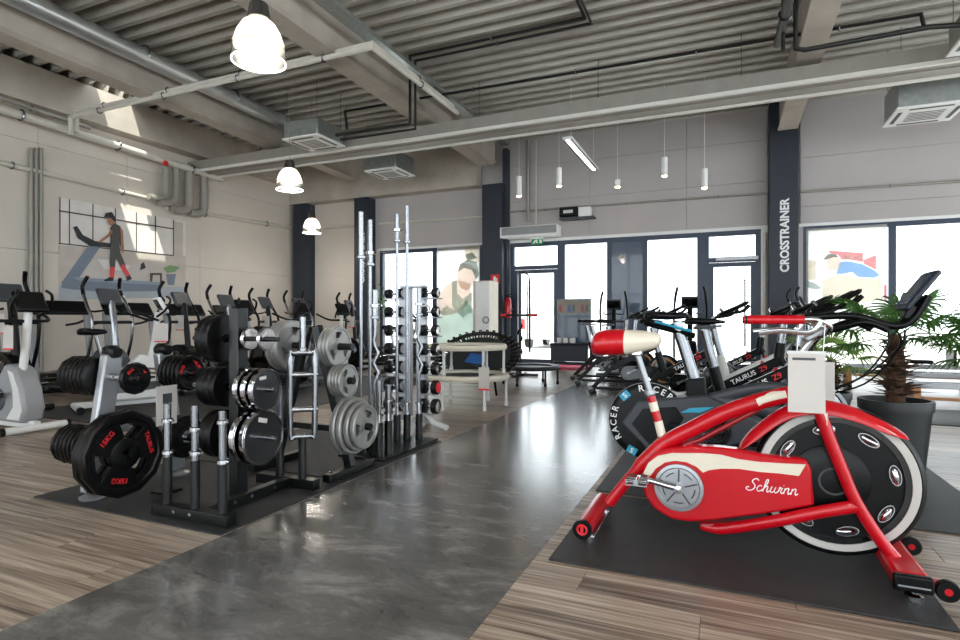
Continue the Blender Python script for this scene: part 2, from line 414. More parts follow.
# unseen walls at the right and behind the viewer, glazed to bring in sky light
def glazed(n, axis, at, a0, a1, step, z1, label):
    r = struct(thing('window_%d' % n, label, None)); mb = MB(); k = round((a1 - a0) / step)
    for i in range(k + 1):
        a = a0 + (a1 - a0) * i / k
        (mb.bb(at - .05, at + .05, a - .04, a + .04, 0, z1) if axis == 'x' else mb.bb(a - .04, a + .04, at - .05, at + .05, 0, z1))
    for z in (.04, 2.4, z1 - .04):
        (mb.bb(at - .05, at + .05, a0, a1, z - .04, z + .04) if axis == 'x' else mb.bb(a0, a1, at - .05, at + .05, z - .04, z + .04))
    mb.build('window_frame', 'frame_blue', r, smooth=False)
    for i in range(k):
        a, b = a0 + (a1 - a0) * i / k, a0 + (a1 - a0) * (i + 1) / k
        m = MB(); (m.bb(at - .006, at + .006, a, b, 0, z1) if axis == 'x' else m.bb(a, b, at - .006, at + .006, 0, z1))
        m.build('pane', 'glass', r, smooth=False)
GH = 4.6
glazed(4, 'x', XR + .1, -4.6, 12.6, 1.72, GH, 'unseen right side of the hall, glazed to let daylight in')
glazed(5, 'y', YR - .1, XL + .4, XR - .4, 1.5, GH, 'unseen wall behind the viewer, glazed to let daylight in')
struct(MB().bb(XR + .02, XR + .25, YR, YB, GH, 5.9).bb(XR + .02, XR + .25, YR - .2, -4.6, -.05, GH).bb(XR + .02, XR + .25, 12.6, YB + .3, -.05, GH).build('wall_right', 'wall_grey', smooth=False))
struct(MB().bb(XL, XR, YR - .25, YR - .02, GH, 5.9).bb(XL, XL + .4, YR - .25, YR - .02, 0, GH).bb(XR - .4, XR, YR - .25, YR - .02, 0, GH).build('wall_rear', 'wall_grey', smooth=False))
# ---- columns
def column(n, x0, x1, z1, y0=12.62, label=None):
    o = struct(MB().bb(x0, x1, y0, YB, 0, z1).build('trim_%d' % n, 'navy', bevel=.008)); o['label'] = label; return o
Yc = 12.62
column(7, yp(293, 0, Yc).x, yp(306, 0, Yc).x, 4.33, label='dark column in the corner')
column(8, yp(354, 0, Yc).x, yp(367.5, 0, Yc).x, 4.33, label='dark column with white lettering behind the tall barbells')
column(9, yp(482, 0, Yc).x, yp(502, 0, Yc).x, 4.33, label='dark column beside the entrance')
cr = column(10, yp(769.5, 0, Yc).x, yp(798.5, 0, Yc).x, 5.38, label='dark column lettered in white')
struct(MB().bb(yp(504, 0, 12.9).x, yp(508.5, 0, 12.9).x, 12.8, YB, 0, 5.2).build('trim_11', 'navy', smooth=False))
p0, p1 = yp(784.5, 272, Yc - .002), yp(784.5, 198, Yc - .002)
L_ = p1.z - p0.z
def vtext(name, s, x, y, zc, length, h, root):
    o = text(name, s, h, Mat3((0, 0, 0), (0, 0, 1), (-1, 0, 0)), 'print_white', root, bold=.006)
    zs = [v.co.z for v in o.data.vertices]; xs = [v.co.x for v in o.data.vertices]; k = length / (max(zs) - min(zs)); kx = h / (max(xs) - min(xs))
    o.data.transform(Matrix.Diagonal((kx, 1, k, 1)))
    o.location = (x - (max(xs) + min(xs)) / 2 * kx, y, zc - (max(zs) + min(zs)) / 2 * k); return o
vtext('lettering', 'CROSSTRAINER', p0.x, Yc - .002, (p0.z + p1.z) / 2, L_, .165, cr)
q0, q1 = yp(362, 283, Yc - .002), yp(362, 233, Yc - .002)
vtext('lettering', 'CROSSTRAINER', q0.x, Yc - .002, (q0.z + q1.z) / 2, q1.z - q0.z, .15, bpy.data.objects['trim_8'])
# ---- shop windows in the back wall: frames, panes, doors
def bar_rect(mb, x0, x1, z0, z1, t=.05, y0=13.0, y1=13.1):
    mb.bb(x0, x0 + t, y0, y1, z0, z1); mb.bb(x1 - t, x1, y0, y1, z0, z1); mb.bb(x0 + t, x1 - t, y0, y1, z0, z0 + t); mb.bb(x0 + t, x1 - t, y0, y1, z1 - t, z1)
def window(n, x0, x1, mull, label):
    r = struct(thing('window_%d' % n, label, None)); mb = MB(); bar_rect(mb, x0, x1, 0, WT, .09)
    for a in mull: mb.bb(a - .06, a + .06, 13.0, 13.1, .09, WT - .09)
    mb.build('window_frame', 'frame_blue', r, smooth=False)
    xs = [x0 + .06] + list(mull) + [x1 - .06]
    for a, b in zip(xs, xs[1:]): MB().bb(a, b, 13.045, 13.055, .06, WT - .06).build('pane', 'glass', r, smooth=False)
    MB().bb(x0 - .08, x1 + .08, 12.985, 13.0, WT - .0, WT + .06).build('window_trim', 'white', r, smooth=False)
    return r
window(1, XA0, XA1, [yp(434.5, 0, 13).x], 'shop window beside the entrance column')
xm1, xm2, xm3, xm4 = yp(561, 0, 13).x, yp(609, 0, 13).x, yp(645, 0, 13).x, yp(703, 0, 13).x
w2 = struct(thing('window_2', 'entrance front with two glass doors', None)); mb = MB(); bar_rect(mb, XB0, XB1, 0, WT, .1)
for a, t in ((xm1, .09), (xm2, .05), (xm3, .05), (xm4, .12)): mb.bb(a - t, a + t, 13.0, 13.1, .05, WT - .1)
zh = 2.27
mb.bb(XB0 + .1, xm1 - .09, 13.0, 13.1, zh, zh + .09); mb.bb(xm4 + .12, XB1 - .1, 13.0, 13.1, zh, zh + .1)
mb.build('window_frame', 'frame_blue', w2, smooth=False)
MB().bb(xm2 + .05, xm3 - .05, 13.02, 13.09, .05, WT - .1).build('solid_panel', 'panel_blue', w2, smooth=False)
for x0, x1, z0, z1 in ((XB0 + .1, xm1 - .09, zh + .09, WT - .1), (xm1 + .09, xm2 - .05, .1, WT - .1), (xm3 + .05, xm4 - .12, .1, WT - .1), (xm4 + .12, XB1 - .1, zh + .1, WT - .1)):
    MB().bb(x0, x1, 13.045, 13.055, z0, z1).build('pane', 'glass', w2, smooth=False)
MB().bb(XB0 - .1, XB1 + .12, 12.985, 13.0, WT, WT + .07).bb(XB1, XB1 + .12, 12.985, 13, 0, WT).bb(XB0 - .1, XB0, 12.985, 13, 0, WT).build('window_trim', 'white', w2, smooth=False)
def door(n, x0, x1, label, hx):
    r = struct(thing('door_%d' % n, label, None)); mb = MB(); bar_rect(mb, x0, x1, .02, zh - .01, .09, 13.01, 13.08)
    mb.build('door_frame', 'frame_blue', r, smooth=False)
    MB().bb(x0 + .09, x1 - .09, 13.04, 13.05, .11, zh - .1).build('pane', 'glass', r, smooth=False)
    MB().cyl((hx, 12.94, .5), (hx, 12.94, 1.9), .018).cyl((hx, 12.94, .7), (hx, 13.02, .7), .01).cyl((hx, 12.94, 1.7), (hx, 13.02, 1.7), .01).build('door_handle', 'black_metal', r)
    return r
door(1, XB0 + .1, xm1 - .09, 'glass entrance door', yp(528, 0, 13).x)
d2 = door(2, xm4 + .12, XB1 - .1, 'glass door beside the lettered column', XB1 - .3)
MB().bb(xm4 + .25, XB1 - .05, 12.9, 13.0, zh + .02, zh + .1).build('door_closer', 'silver', d2, bevel=.01)
window(3, XC0, XC1, [yp(892.5, 0, 13).x, 4.9, 6.3], 'wide shop window right of the lettered column')
# ---- posters printed on translucent film inside the panes (flat prints)
def poster(name, label, corners, Y, root=None):
    a, b = yp(*corners[0], Y), yp(*corners[1], Y)
    o = thing(name, label, 'poster', (0, 0, 0)); return o, a, b
def shape(root, name, pix, mt, Y, t=.0015):
    MB().add([yp(x, y, Y) for x, y in pix], [tuple(range(len(pix)))]).build(name, mt, root, smooth=False)
for nm, c in (('film_white', 'e9e7e2'), ('film_skin', 'ecd9cd'), ('film_hair', 'a9b3af'), ('film_green', 'c3d3cb'), ('film_red', 'e09a9d'), ('film_blue', '93b6ea'), ('film_tan', 'e4dccd'), ('film_grey', 'bcc5c2')):
    mat(nm, c, .5, var=.05, scale=3, trans=.62)
r = thing('window_poster', 'pale translucent window poster of a woman stretching', 'poster')
Yp = 13.0
shape(r, 'film', [(437, 246.8), (480, 245), (480, 345), (437, 345)], 'film_white', Yp - .004)
shape(r, 'print', [(437, 345), (437, 315), (446, 305), (458, 312), (466, 300), (480, 318), (480, 345)], 'film_green', Yp - .006)
shape(r, 'print', [(438, 296), (445, 286), (455, 280), (470, 283), (472, 300), (460, 312), (445, 316), (437, 312)], 'film_skin', Yp - .008)
shape(r, 'print', [(452, 281), (457, 280), (457, 293), (463, 299), (472, 292), (472, 312), (462, 318), (452, 306)], 'film_green', Yp - .010)
shape(r, 'print', [(457, 278), (458, 268), (463, 263), (472, 265), (477, 272), (474, 284), (466, 291), (460, 287)], 'film_skin', Yp - .012)
shape(r, 'print', [(458, 272), (460, 264), (467, 260), (477, 262), (479, 275), (476, 280), (472, 270), (464, 268)], 'film_hair', Yp - .014)
shape(r, 'print', [(464, 246.5), (478, 246), (479, 262), (466, 262)], 'film_tan', Yp - .006)
shape(r, 'print', [(465, 255), (472, 252), (477, 258), (468, 261)], 'film_hair', Yp - .008)
r = thing('window_poster', 'translucent window poster of a man in blue doing push-ups', 'poster')
shape(r, 'film', [(806, 229), (887, 224), (887, 330), (806, 330)], 'film_white', Yp - .004)
shape(r, 'print', [(829, 250.5), (863, 253), (863, 262), (848, 259.5), (842, 260), (838, 255), (829, 253)], 'film_red', Yp - .006)
shape(r, 'print', [(863, 260), (876, 255), (876, 270), (864, 264)], 'film_red', Yp - .006)
shape(r, 'print', [(855, 256), (862, 256), (862, 259), (855, 259)], 'film_white', Yp - .008)
shape(r, 'print', [(806, 260), (816, 260), (816, 280), (806, 280)], 'film_tan', Yp - .006)
shape(r, 'print', [(822, 281), (836, 275), (858, 278), (874, 279), (881, 279), (881, 300), (850, 305), (822, 300)], 'film_tan', Yp - .006)
shape(r, 'print', [(844, 254.5), (851, 255), (851, 259), (844, 258.5)], 'film_white', Yp - .008)
shape(r, 'print', [(806, 280), (815, 283), (822, 288), (816, 290), (806, 287)], 'film_grey', Yp - .012)
shape(r, 'print', [(840, 262), (848, 261), (862, 264), (874, 270), (880, 275), (874, 278), (858, 277), (852, 272), (843, 274), (836, 274)], 'film_blue', Yp - .012)
shape(r, 'print', [(824, 259), (829, 254), (836, 255), (841, 261), (840, 268), (834, 271), (828, 270), (827, 263)], 'film_skin', Yp - .014)
shape(r, 'print', [(823, 260), (827, 254.5), (834, 253), (839, 257), (834, 257), (828, 259)], 'film_hair', Yp - .016)
shape(r, 'print', [(884, 285), (887, 285), (887, 300), (884, 300)], 'film_red', Yp - .012)
# ---- left wall poster: treadmill advertisement
r = thing('wall_poster', 'large wall poster of a woman walking on a treadmill', 'poster')
XW = XL + .002
def wshape(name, pix, mt, k):
    pts = [xp(x, y, XW + .003 * k) for x, y in pix]
    MB().prism([(p.y, p.z) for p in pts], XW + .003 * k - .002, XW + .003 * k, lambda u, v, t: (t, u, v)).build(name, mt, r, smooth=False)
for nm, c in (('ad_light', 'e2dcd6'), ('ad_line', '4a403a'), ('ad_grey', '76808f'), ('ad_dark', '23272c'), ('ad_sofa', 'c9c0ba'), ('ad_beige', 'c4bab0'), ('ad_blue', '8d99a8'), ('ad_red', 'e24a4c'), ('ad_top', '4c4a48'), ('ad_green', '7d9a6d'), ('ad_floor', 'a9b0b6')):
    mat(nm, c, .55, var=.08, scale=4)
quad = lambda x0, y0, y1, x1, y2, y3: [(x0, y0), (x1, y2), (x1, y3), (x0, y1)]
top = lambda x: 197 + (x - 59) * (222 - 197) / 126.
wshape('sheet', quad(59, 197, 300, 185.5, 222, 297), 'ad_light', 1)
wshape('print', quad(59, 245, 300, 185.5, 256, 297), 'ad_beige', 2)
wshape('print', quad(59, 285, 300, 185.5, 287, 297), 'ad_floor', 3)
for x in (59.5, 69, 92.5, 115, 136, 155, 173):
    wshape('print', quad(x, top(x), 243 + (x - 59) * .11, x + 1, top(x + 1), 243 + (x - 58) * .11), 'ad_line', 4)
wshape('print', quad(59, 210, 211.4, 173, 228.2, 229.4), 'ad_line', 4)
wshape('print', quad(59, 242.8, 244, 173, 255, 256), 'ad_line', 4)
wshape('print', quad(174, 221, 257, 183, 223, 258), 'ad_beige', 4)
wshape('print', [(84, 270), (92, 260), (104, 261), (120, 263), (140, 265), (146, 262), (148, 280), (140, 283), (84, 283)], 'ad_sofa', 4)
wshape('print', [(97, 259), (112, 260), (130, 266), (127, 271), (104, 269)], 'ad_light', 5)
wshape('print', [(141, 264), (144, 262), (146, 268), (140, 270)], 'ad_dark', 5)
wshape('print', [(150, 273), (162, 273), (162, 284), (160, 284), (160, 275), (153, 275), (152, 284), (150, 284)], 'ad_line', 5)
wshape('print', [(166, 274), (176, 274), (174, 285), (168, 285)], 'ad_grey', 5)
wshape('print', [(163, 268), (170, 265), (180, 267), (175, 272), (167, 273)], 'ad_green', 6)
wshape('print', [(63, 281), (90, 243), (101, 246), (75, 284)], 'ad_grey', 6)
wshape('print', [(62, 281), (72, 278), (160, 284), (158, 291), (100, 292), (62, 288)], 'ad_grey', 7)
wshape('print', [(72, 277), (160, 282), (159, 285), (80, 281)], 'ad_blue', 8)
wshape('print', [(73, 227), (77, 226), (83, 235), (95, 241), (115, 244), (113, 248), (90, 246), (78, 238)], 'ad_dark', 8)
wshape('print', [(109.5, 262), (111, 240), (110, 228), (114, 223), (120, 226), (123, 233), (124, 248), (121, 249), (119, 241), (120, 252), (126, 266), (121, 268), (116, 256), (115, 268), (110, 268)], 'ad_top', 9)
wshape('print', [(110, 267), (115, 267), (114, 278), (110, 278)], 'ad_red', 10)
wshape('print', [(120, 266), (124, 264), (130, 275), (127, 277)], 'ad_red', 10)
wshape('print', [(104, 280), (110, 277), (114, 278), (113, 281), (105, 281.5)], 'ad_dark', 10)
wshape('print', [(126, 277), (130, 275), (132, 279), (127, 281)], 'ad_dark', 10)
wshape('print', [(99, 241), (108, 234), (111, 229), (113, 232), (109, 237), (100, 243)], 'skin', 10)
wshape('print', [(120, 226), (123, 231), (124, 249), (123, 253), (121, 250), (121, 237)], 'skin', 11)
wshape('print', [(107, 221), (109, 217), (113, 218), (115, 223), (111, 226)], 'skin', 11)
wshape('print', [(104, 217), (106, 213), (112, 212), (115, 217), (115, 222), (111, 218)], 'ad_dark', 12)
# ---- two parked vans seen through the entrance door
def van(x, label):
    v = thing('parked_van', label, 'van', (x, 21.0, -.06))
    b = MB(); b.prism([(-1.9, .35), (1.9, .35), (2.0, .8), (1.85, 1.05), (1.2, 1.75), (-1.7, 1.75), (-1.95, 1.1)], -.88, .88, lambda u, q, t: (t, u + 2.2, q))
    b.build('body', 'white_gloss', v, bevel=.06)
    for s in (-1, 1):
        MB().bb(s * .72, s * .86, .22, .3, .75, 1.15).build('tail_light', 'red_matte', v, bevel=.01)
        for yy in (1.0, 3.4): MB().cyl((s * .70, yy, .33), (s * .9, yy, .33), .33).build('wheel', 'rubber', v)
    MB().bb(-.27, .27, .2, .26, .55, .68).build('number_plate', 'ad_beige', v)
    MB().bb(-.65, .65, .3, .5, 1.2, 1.6).build('rear_window', 'bike_white', v)
van(-6.6, 'white parked van outside the entrance door, nearer the brick-red sign column')
van(-4.4, 'white parked van outside, beside the display trolley')
# ================================================================ CEILING SERVICES, LAMPS, WALL FITTINGS
mat('chrome_duct', 'd0d3d3', .33, metal=.8, var=.12, scale=3)
mat('rail_white', 'e4e1da', .35, var=.03)
# long radiant heating panel slung across the hall
r = thing('radiant_panel', 'long grey radiant heating panel slung across the hall below the roof beams', 'heater', (0, 9.6, 4.45))
MB().prism([(-.28, .02), (.28, .02), (.28, .25), (-.28, .25)], XL + .02, XR - .05, lambda u, v, t: (t, u, v)).build('casing', 'pipe_grey', r, smooth=False)
for y, z in ((-.29, .01), (.27, .01)):
    MB().bb(XL + .02, XR - .05, y - .02, y + .04, z - .025, z + .03).build('edge_rail', 'rail_white', r, smooth=False)
MB().bb(XL + .02, XR - .05, -.05, .05, .0, .025).build('edge_rail', 'pipe_grey', r, smooth=False)
for x in (-9.5, -7.2, -4.2, -2.0, .2, 3.2, 5.4):
    MB().cyl((x, 0, .26), (x, 0, zd(9.6) - 4.45), .006, n=6).build('hanger', 'steel', r)
# round spiral duct beside the first roof beam
r = thing('round_duct', 'shiny round spiral ventilation duct beside the concrete beam', 'duct', (-8.6, 0, 5.22))
mb = MB(); mb.tube([(0, 9.6, 0), (0, -4.5, .25)], .14, 20); mb.build('pipe', 'chrome_duct', r)
for y in (8, 6.2, 4.4, 2.6, .8): MB().torus((0, y, .27 - y * .027 + .0), .145, .012, (0, 1, 0), 24, 6).build('joint_ring', 'steel', r)
MB().cyl((0, 9.6, 0), (0, 9.62, 0), .15, n=20).build('end_cap', 'black_metal', r)
# conduits from the left wall to the middle beam
def pipe(name, label, pts, rad, mt, cat='pipe', group=None, clamps=True, n=10):
    r = thing(name, label, cat, pts[0], 0, group); o = Vector(pts[0]); P = [Vector(p) - o for p in pts]
    MB().tube(P, rad, n).build('run', mt, r)
    if clamps:
        for a, b in zip(P, P[1:]):
            k = int((b - a).length / 1.6)
            for i in range(k):
                p = a.lerp(b, (i + .5) / max(k, 1)); MB().torus(p, rad * 1.25, rad * .25, (b - a), 10, 5).build('clamp', 'steel', r)
    return r
Yq = 6.6
pipe('conduit', 'upper pale conduit bridging from left wall to the middle beam', [(-10.98, 6.6, 4.5), (-10.98, 6.6, 4.87), (-4.5, 6.6, 4.87), (-4.5, 9.1, 4.87)], .045, 'pipe_white', group=None)
pipe('conduit', 'lower pale conduit bridging from left wall to the middle beam', [(-10.9, 6.45, 4.4), (-10.9, 6.45, 4.72), (-4.4, 6.45, 4.74), (-4.4, 9.1, 4.74)], .04, 'pipe_white')
r = thing('cable_tray', 'narrow perforated cable tray on the side of the middle beam', 'cable tray', (-4.72, 3, 5.1))
MB().bb(-.1, .1, 0, 9.3, 0, .015).bb(-.1, -.085, 0, 9.3, .015, .07).bb(.085, .1, 0, 9.3, .015, .07).build('channel', 'galv', r, smooth=False)
# sprinkler and gas pipes in black
def ypl(pix, Y): return [yp(x, y, Y) for x, y in pix]
a = ypl([(347, 129), (345, 111), (921, 14), (924, 27), (990, 22)], 9.05)
pipe('sprinkler_pipe', 'long thin black sprinkler pipe running across under the roof deck', [Vector((p.x, p.y, p.z)) for p in a], .03, 'pipe_black')
b = ypl([(336, 135), (410, 124), (410, 56), (585, 18)], 8.2); b.append(b[-1] + Vector((0, -2.6, .05)))
pipe('sprinkler_pipe', 'black pipe with a tall drop in front of the middle beam', b, .03, 'pipe_black')
b2 = [p + Vector((.09, .02, -.09)) for p in b]
pipe('sprinkler_pipe', 'second black pipe running parallel to the one with a tall drop', b2, .025, 'pipe_black')
c_ = ypl([(795.5, -30), (795.5, 49), (805, 50), (930, 27), (990, 24)], 7.9)
pipe('sprinkler_pipe', 'black pipe dropping beside the right roof beam', c_, .03, 'pipe_black')
pipe('sprinkler_pipe', 'thinner black pipe dropping beside the right roof beam', [p + Vector((-.13, .03, .02)) for p in c_[:2]], .022, 'pipe_black')
pipe('vent_pipe', 'thick black slanting pipe by the right roof beam', [yp(778, 44, 8.4), yp(795, -25, 6.6)], .055, 'pipe_black')
# ceiling cassettes
def cassette(cx, cy, zbot, label, h=.34, s=.84):
    r = thing('air_conditioner', label, 'air conditioner', (cx, cy, zbot), 0, 'ceiling cassette units')
    MB().bb(-s / 2 + .03, s / 2 - .03, -s / 2 + .03, s / 2 - .03, .03, h).build('housing', 'galv', r, bevel=.01)
    f = MB().bb(-s / 2, s / 2, -s / 2, s / 2, 0, .035).build('face_frame', 'white', r, bevel=.01)
    MB().bb(-s * .26, s * .26, -s * .26, s * .26, -.006, .0).build('grille', 'bike_white', f, smooth=False)
    for i in range(6): MB().bb(-s * .24, s * .24, -s * .22 + i * s * .085, -s * .2 + i * s * .085, -.010, -.006).build('grille_slot', 'plastic_grey', f, smooth=False)
    for dx, dy in ((0, .4), (0, -.4), (.4, 0), (-.4, 0)):
        w_, d_ = (.3, .03) if dx == 0 else (.03, .3)
        MB().bb(dx * s - w_ * s, dx * s + w_ * s, dy * s - d_ * s, dy * s + d_ * s, -.004, 0).build('air_slot', 'plastic_grey', f, smooth=False)
    for sx in (-1, 1):
        for sy in (-1, 1): MB().cyl((sx * s * .42, sy * s * .42, h), (sx * s * .42, sy * s * .42, zd(cy) - zbot), .005, n=5).build('hanger', 'steel', r)
cassette(-7.3, 8.75, 4.45, 'galvanised cassette air conditioner hanging in front of the heating panel, left of middle beam')
p = yp(390, 172, 10.95); cassette(p.x, 10.95, p.z - .05, 'galvanised cassette air conditioner behind the heating panel, left of middle beam', .42)
p = yp(924, 112, 10.7); cassette(p.x, 10.7, p.z - .05, 'galvanised cassette air conditioner behind the heating panel, right of the right beam', .5, .9)
p = yp(957, 45, 8.5); cassette(p.x + .42, 8.5, p.z + .02, 'white cassette air conditioner in front of the heating panel, right of the right beam')
glassmat('skirt_glass', (.62, .62, .61), .3, .2)
# pendant lamps with glass bells
def pendant(x, y, z, label):
    r = thing('pendant_lamp', label, 'lamp', (x, y, z), 0, 'glass bell pendant lamps')
    sh = MB().lathe([(.213, .13), (.208, .16), (.18, .25), (.14, .32), (.09, .36), (.085, .353), (.135, .313), (.173, .245), (.2, .158), (.206, .13), (.213, .13)], n=32).build('shade', 'lamp_glass', r)
    MB().lathe([(.225, 0), (.222, .06), (.213, .13), (.207, .13), (.214, .06), (.218, 0), (.225, 0)], n=32).build('clear_skirt', 'skirt_glass', sh)
    MB().torus((0, 0, 0), .221, .005, n=36, m=6).build('shade_rim', 'tube_rim_glow', r)  # rim glows by itself, in place of light caught in the glass
    MB().lathe([(.0, .14), (.05, .15), (.075, .2), (.06, .28), (.04, .35)], n=18).build('bulb', 'lamp_glow', r)
    MB().lathe([(.09, .355), (.1, .365), (.09, .42), (.075, .5), (.03, .51), (0, .51)], n=20).build('housing', 'steel', r)
    MB().cyl((0, 0, .5), (0, 0, zd(y) + .14 - z), .004, n=5).build('cable', 'pipe_grey', r)
    l = bpy.data.lights.new('lamp', 'POINT'); l.energy = 40; l.color = (1, .93, .84); l.shadow_soft_size = .09
    o = bpy.data.objects.new('lamp', l); COL.objects.link(o); o.parent = r; o.location = (0, 0, .09)
pendant(-3.71, 3.73, 3.28, 'large glass bell pendant lamp above the plate racks')
pendant(-6.93, 7.67, 3.3, 'glass bell pendant lamp hanging below the left cassette unit')
pendant(-9.5, 11.3, 3.22, 'glass bell pendant lamp in front of the corner column')
for x, y in ((-.6, .2), (2.6, -2.5), (5, 2), (3.2, -.2)): pendant(x, y, 3.3, 'added glass bell pendant lamp out of view, brightening the hall')  # unseen extra lamps, added for more light in the hall
def spot(px, py, Y, L, label):
    b = yp(px, py, Y); r = thing('spot_lamp', label, 'lamp', b, 0, 'small cylinder spot lamps')
    MB().lathe([(.055, .02), (.055, L), (.02, L + .01), (0, L + .01)], n=16).build('cylinder', 'white', r)
    MB().lathe([(0, 0), (.035, .002), (.05, .02), (.0, .02)], n=14).build('bulb', 'spot_glow', r)
    MB().cyl((0, 0, L), (0, 0, zd(Y) + .15 - b.z), .004, n=5).build('cable', 'white', r)
spot(519, 197, 11, .42, 'small white cylinder spot above the air curtain')
spot(559, 187, 11, .38, 'small white cylinder spot above the projector bracket')
spot(617.5, 188, 11.4, .16, 'stubby white cylinder spot between the longer ones')
spot(664.5, 177, 11, .36, 'small white cylinder spot hung highest')
spot(704.5, 189, 11, .36, 'small white cylinder spot next to the lettered column')
# linear fluorescent luminaire
p0, p1 = yp(553, 118, 9.95), yp(584, 162, 12.0)
zz = 4.28
r = thing('linear_lamp', 'slim white fluorescent luminaire hanging behind the heating panel', 'lamp', (-2.62, 9.9, zz))
MB().bb(-.09, .09, 0, 2.3, .0, .05).build('housing', 'white', r, bevel=.008)
MB().bb(-.03, .03, .05, 2.25, -.02, 0).build('tube', 'tube_rim_glow', r, bevel=.01)
for y in (.3, 2.2): MB().cyl((0, y, .05), (0, y, zd(13) - zz), .004, n=5).build('cable', 'white', r)
for x in (-.07, .07): MB().bb(x - .012, x + .012, .02, 2.28, -.012, 0).build('louvre', 'steel', r, smooth=False)
# left wall pipework
pipe('wall_conduit', 'thin grey conduit along the left wall above the poster', [xp(-60, 148, XL + .05), xp(166, 202.5, XL + .05), xp(168, 208, XL + .05), xp(292, 228, XL + .05)], .05, 'pipe_white')
pipe('wall_pipe', 'thick pale pipe high along the left wall', [xp(-40, 96, -11.15), xp(222, 179, -11.15)], .075, 'pipe_white')
pipe('wall_pipe', 'slimmer pale pipe above the thick pipe on left wall', [xp(-40, 84, -11.1), xp(90, 128, -11.1)], .04, 'pipe_grey')
r = thing('valve', 'small red valve on the thick pale pipe', 'valve', xp(165, 163, -11.1)); MB().lathe([(0, -.04), (.05, -.04), (.06, 0), (.05, .04), (0, .04)], ax=(0, 1, 0), n=14).build('handwheel', 'red_matte', r); MB().cyl((0, 0, 0), (0, 0, .1), .015).build('stem', 'steel', r)
for i, (px, y1) in enumerate(((166, 200), (176, 205), (189, 212), (204, 215))):
    q = xp(px, 168, -11.22); e = xp(px, y1, -11.22)
    pipe('riser_pipe', ('slim grey riser pipe bending at the left wall, directly below red valve', 'slim grey bent riser pipe beside the one below red valve', 'thick grey bent riser pipe between slim risers and the longest', 'thick grey bent riser pipe with the longest drop')[i], smooth_path([(q.x, q.y, q.z), (q.x, q.y, e.z + .35), (q.x, q.y - .03, e.z + .1), (q.x, q.y - .22, e.z), (q.x, q.y - .4, e.z)], 5), .095 if i > 1 else .07, 'pipe_grey', group='bent riser pipes on the left wall', clamps=False, n=14)
for i, px in enumerate((31, 36, 41)):
    q = xp(px, 148, XL + .07); pipe('downpipe', ('vertical grey wall pipe furthest from the poster, of three', 'middle one of three vertical grey wall pipes', 'vertical grey wall pipe closest to the poster, of three')[i], [(q.x, q.y, .1), (q.x, q.y, q.z)], .036, 'pipe_grey', group='vertical pipes on the left wall', clamps=False)
# back wall pipework and fittings
pipe('wall_conduit', 'grey conduit along the back wall behind the pendant lamp', [yp(306, 229, 12.95), yp(354, 226, 12.95)], .035, 'pipe_white', clamps=False)
pipe('wall_conduit', 'grey conduit along the back wall behind the tall barbells', [yp(379, 224, 12.95), yp(482, 217, 12.95)], .035, 'pipe_white', clamps=False)
pipe('wall_conduit', 'grey conduit along the back wall above the entrance', [yp(507, 212, 12.95), yp(769, 193, 12.95)], .025, 'pipe_grey')
pipe('wall_conduit', 'grey conduit on the back wall right of the lettered column', [yp(800, 192, 12.95), yp(990, 179, 12.95)], .025, 'pipe_grey')
pipe('downpipe', 'slim grey downpipe left of the air curtain', [yp(528, 140, 12.93), yp(528, 222, 12.93)], .04, 'pipe_grey', clamps=False)
pipe('downpipe', 'thin pale pipe dropping to the air curtain', [yp(536, 140, 12.93), yp(536, 228, 12.93)], .02, 'pipe_white', clamps=False)
pipe('downpipe', 'pale pipe beside the lettered column', [yp(765, 232, 12.93), yp(765, 318, 12.93)], .035, 'pipe_white', clamps=False)
a, b = yp(502, 240, 12.75), yp(559, 228, 12.75)
r = thing('air_curtain', 'long white air curtain box above the entrance door', 'air curtain', ((a.x + b.x) / 2, 12.8, a.z + .02)); L2 = (b.x - a.x) / 2
MB().bb(-L2, L2, -.2, .18, 0, .26).build('housing', 'white', r, bevel=.015)
MB().bb(-L2 + .05, L2 - .02, -.207, -.2, .06, .24).build('intake_grille', 'bike_grey', r, smooth=False)
r = thing('exit_sign', 'small green emergency exit sign under the air curtain', 'sign', (yp(537, 241.5, 12.72).x, 12.72, yp(502, 240, 12.75).z - .03))
MB().bb(-.16, .16, -.03, .03, 0, .05).build('mount', 'white', r); MB().bb(-.14, .14, -.008, .008, -.12, 0).build('plate', 'green_sign', r, smooth=False)
MB().xz([(-.1, -.1), (-.06, -.1), (-.03, -.06), (0, -.1), (.03, -.09), (0, -.04), (.03, -.03), (.02, -.015), (-.04, -.02), (-.07, -.05)], -.012, -.009).xz([(.06, -.1), (.12, -.1), (.12, -.015), (.06, -.015)], -.012, -.009).build('pictogram', 'print_white', r, smooth=False)
p = yp(573, 217, 12.8)
r = thing('projector_bracket', 'black and grey projector on a bracket above the entrance', 'projector', p)  # the bracket carries a projector
MB().bb(-.3, .12, -.1, .1, 0, .22).build('housing', 'black', r, bevel=.02); MB().bb(-.2, .02, -.108, -.1, .08, .15).build('lens_panel', 'bike_white', r, smooth=False)
MB().bb(-.3, .5, -.12, .15, -.06, -.02).build('shelf', 'plastic_grey', r, smooth=False); MB().bb(.14, .42, -.08, .1, -.02, .2).build('white_box', 'white', r, bevel=.01)
a = yp(495, 279, 12.61)
r = thing('fire_sign', 'small square red fire equipment sign on the column', 'sign', (a.x, 12.612, a.z)); MB().bb(-.11, .11, 0, .006, -.11, .11).build('plate', 'red_matte', r, smooth=False)
MB().bb(-.04, .02, -.002, 0, -.06, .06).bb(.03, .06, -.002, 0, -.06, .02).build('pictogram', 'print_white', r, smooth=False)
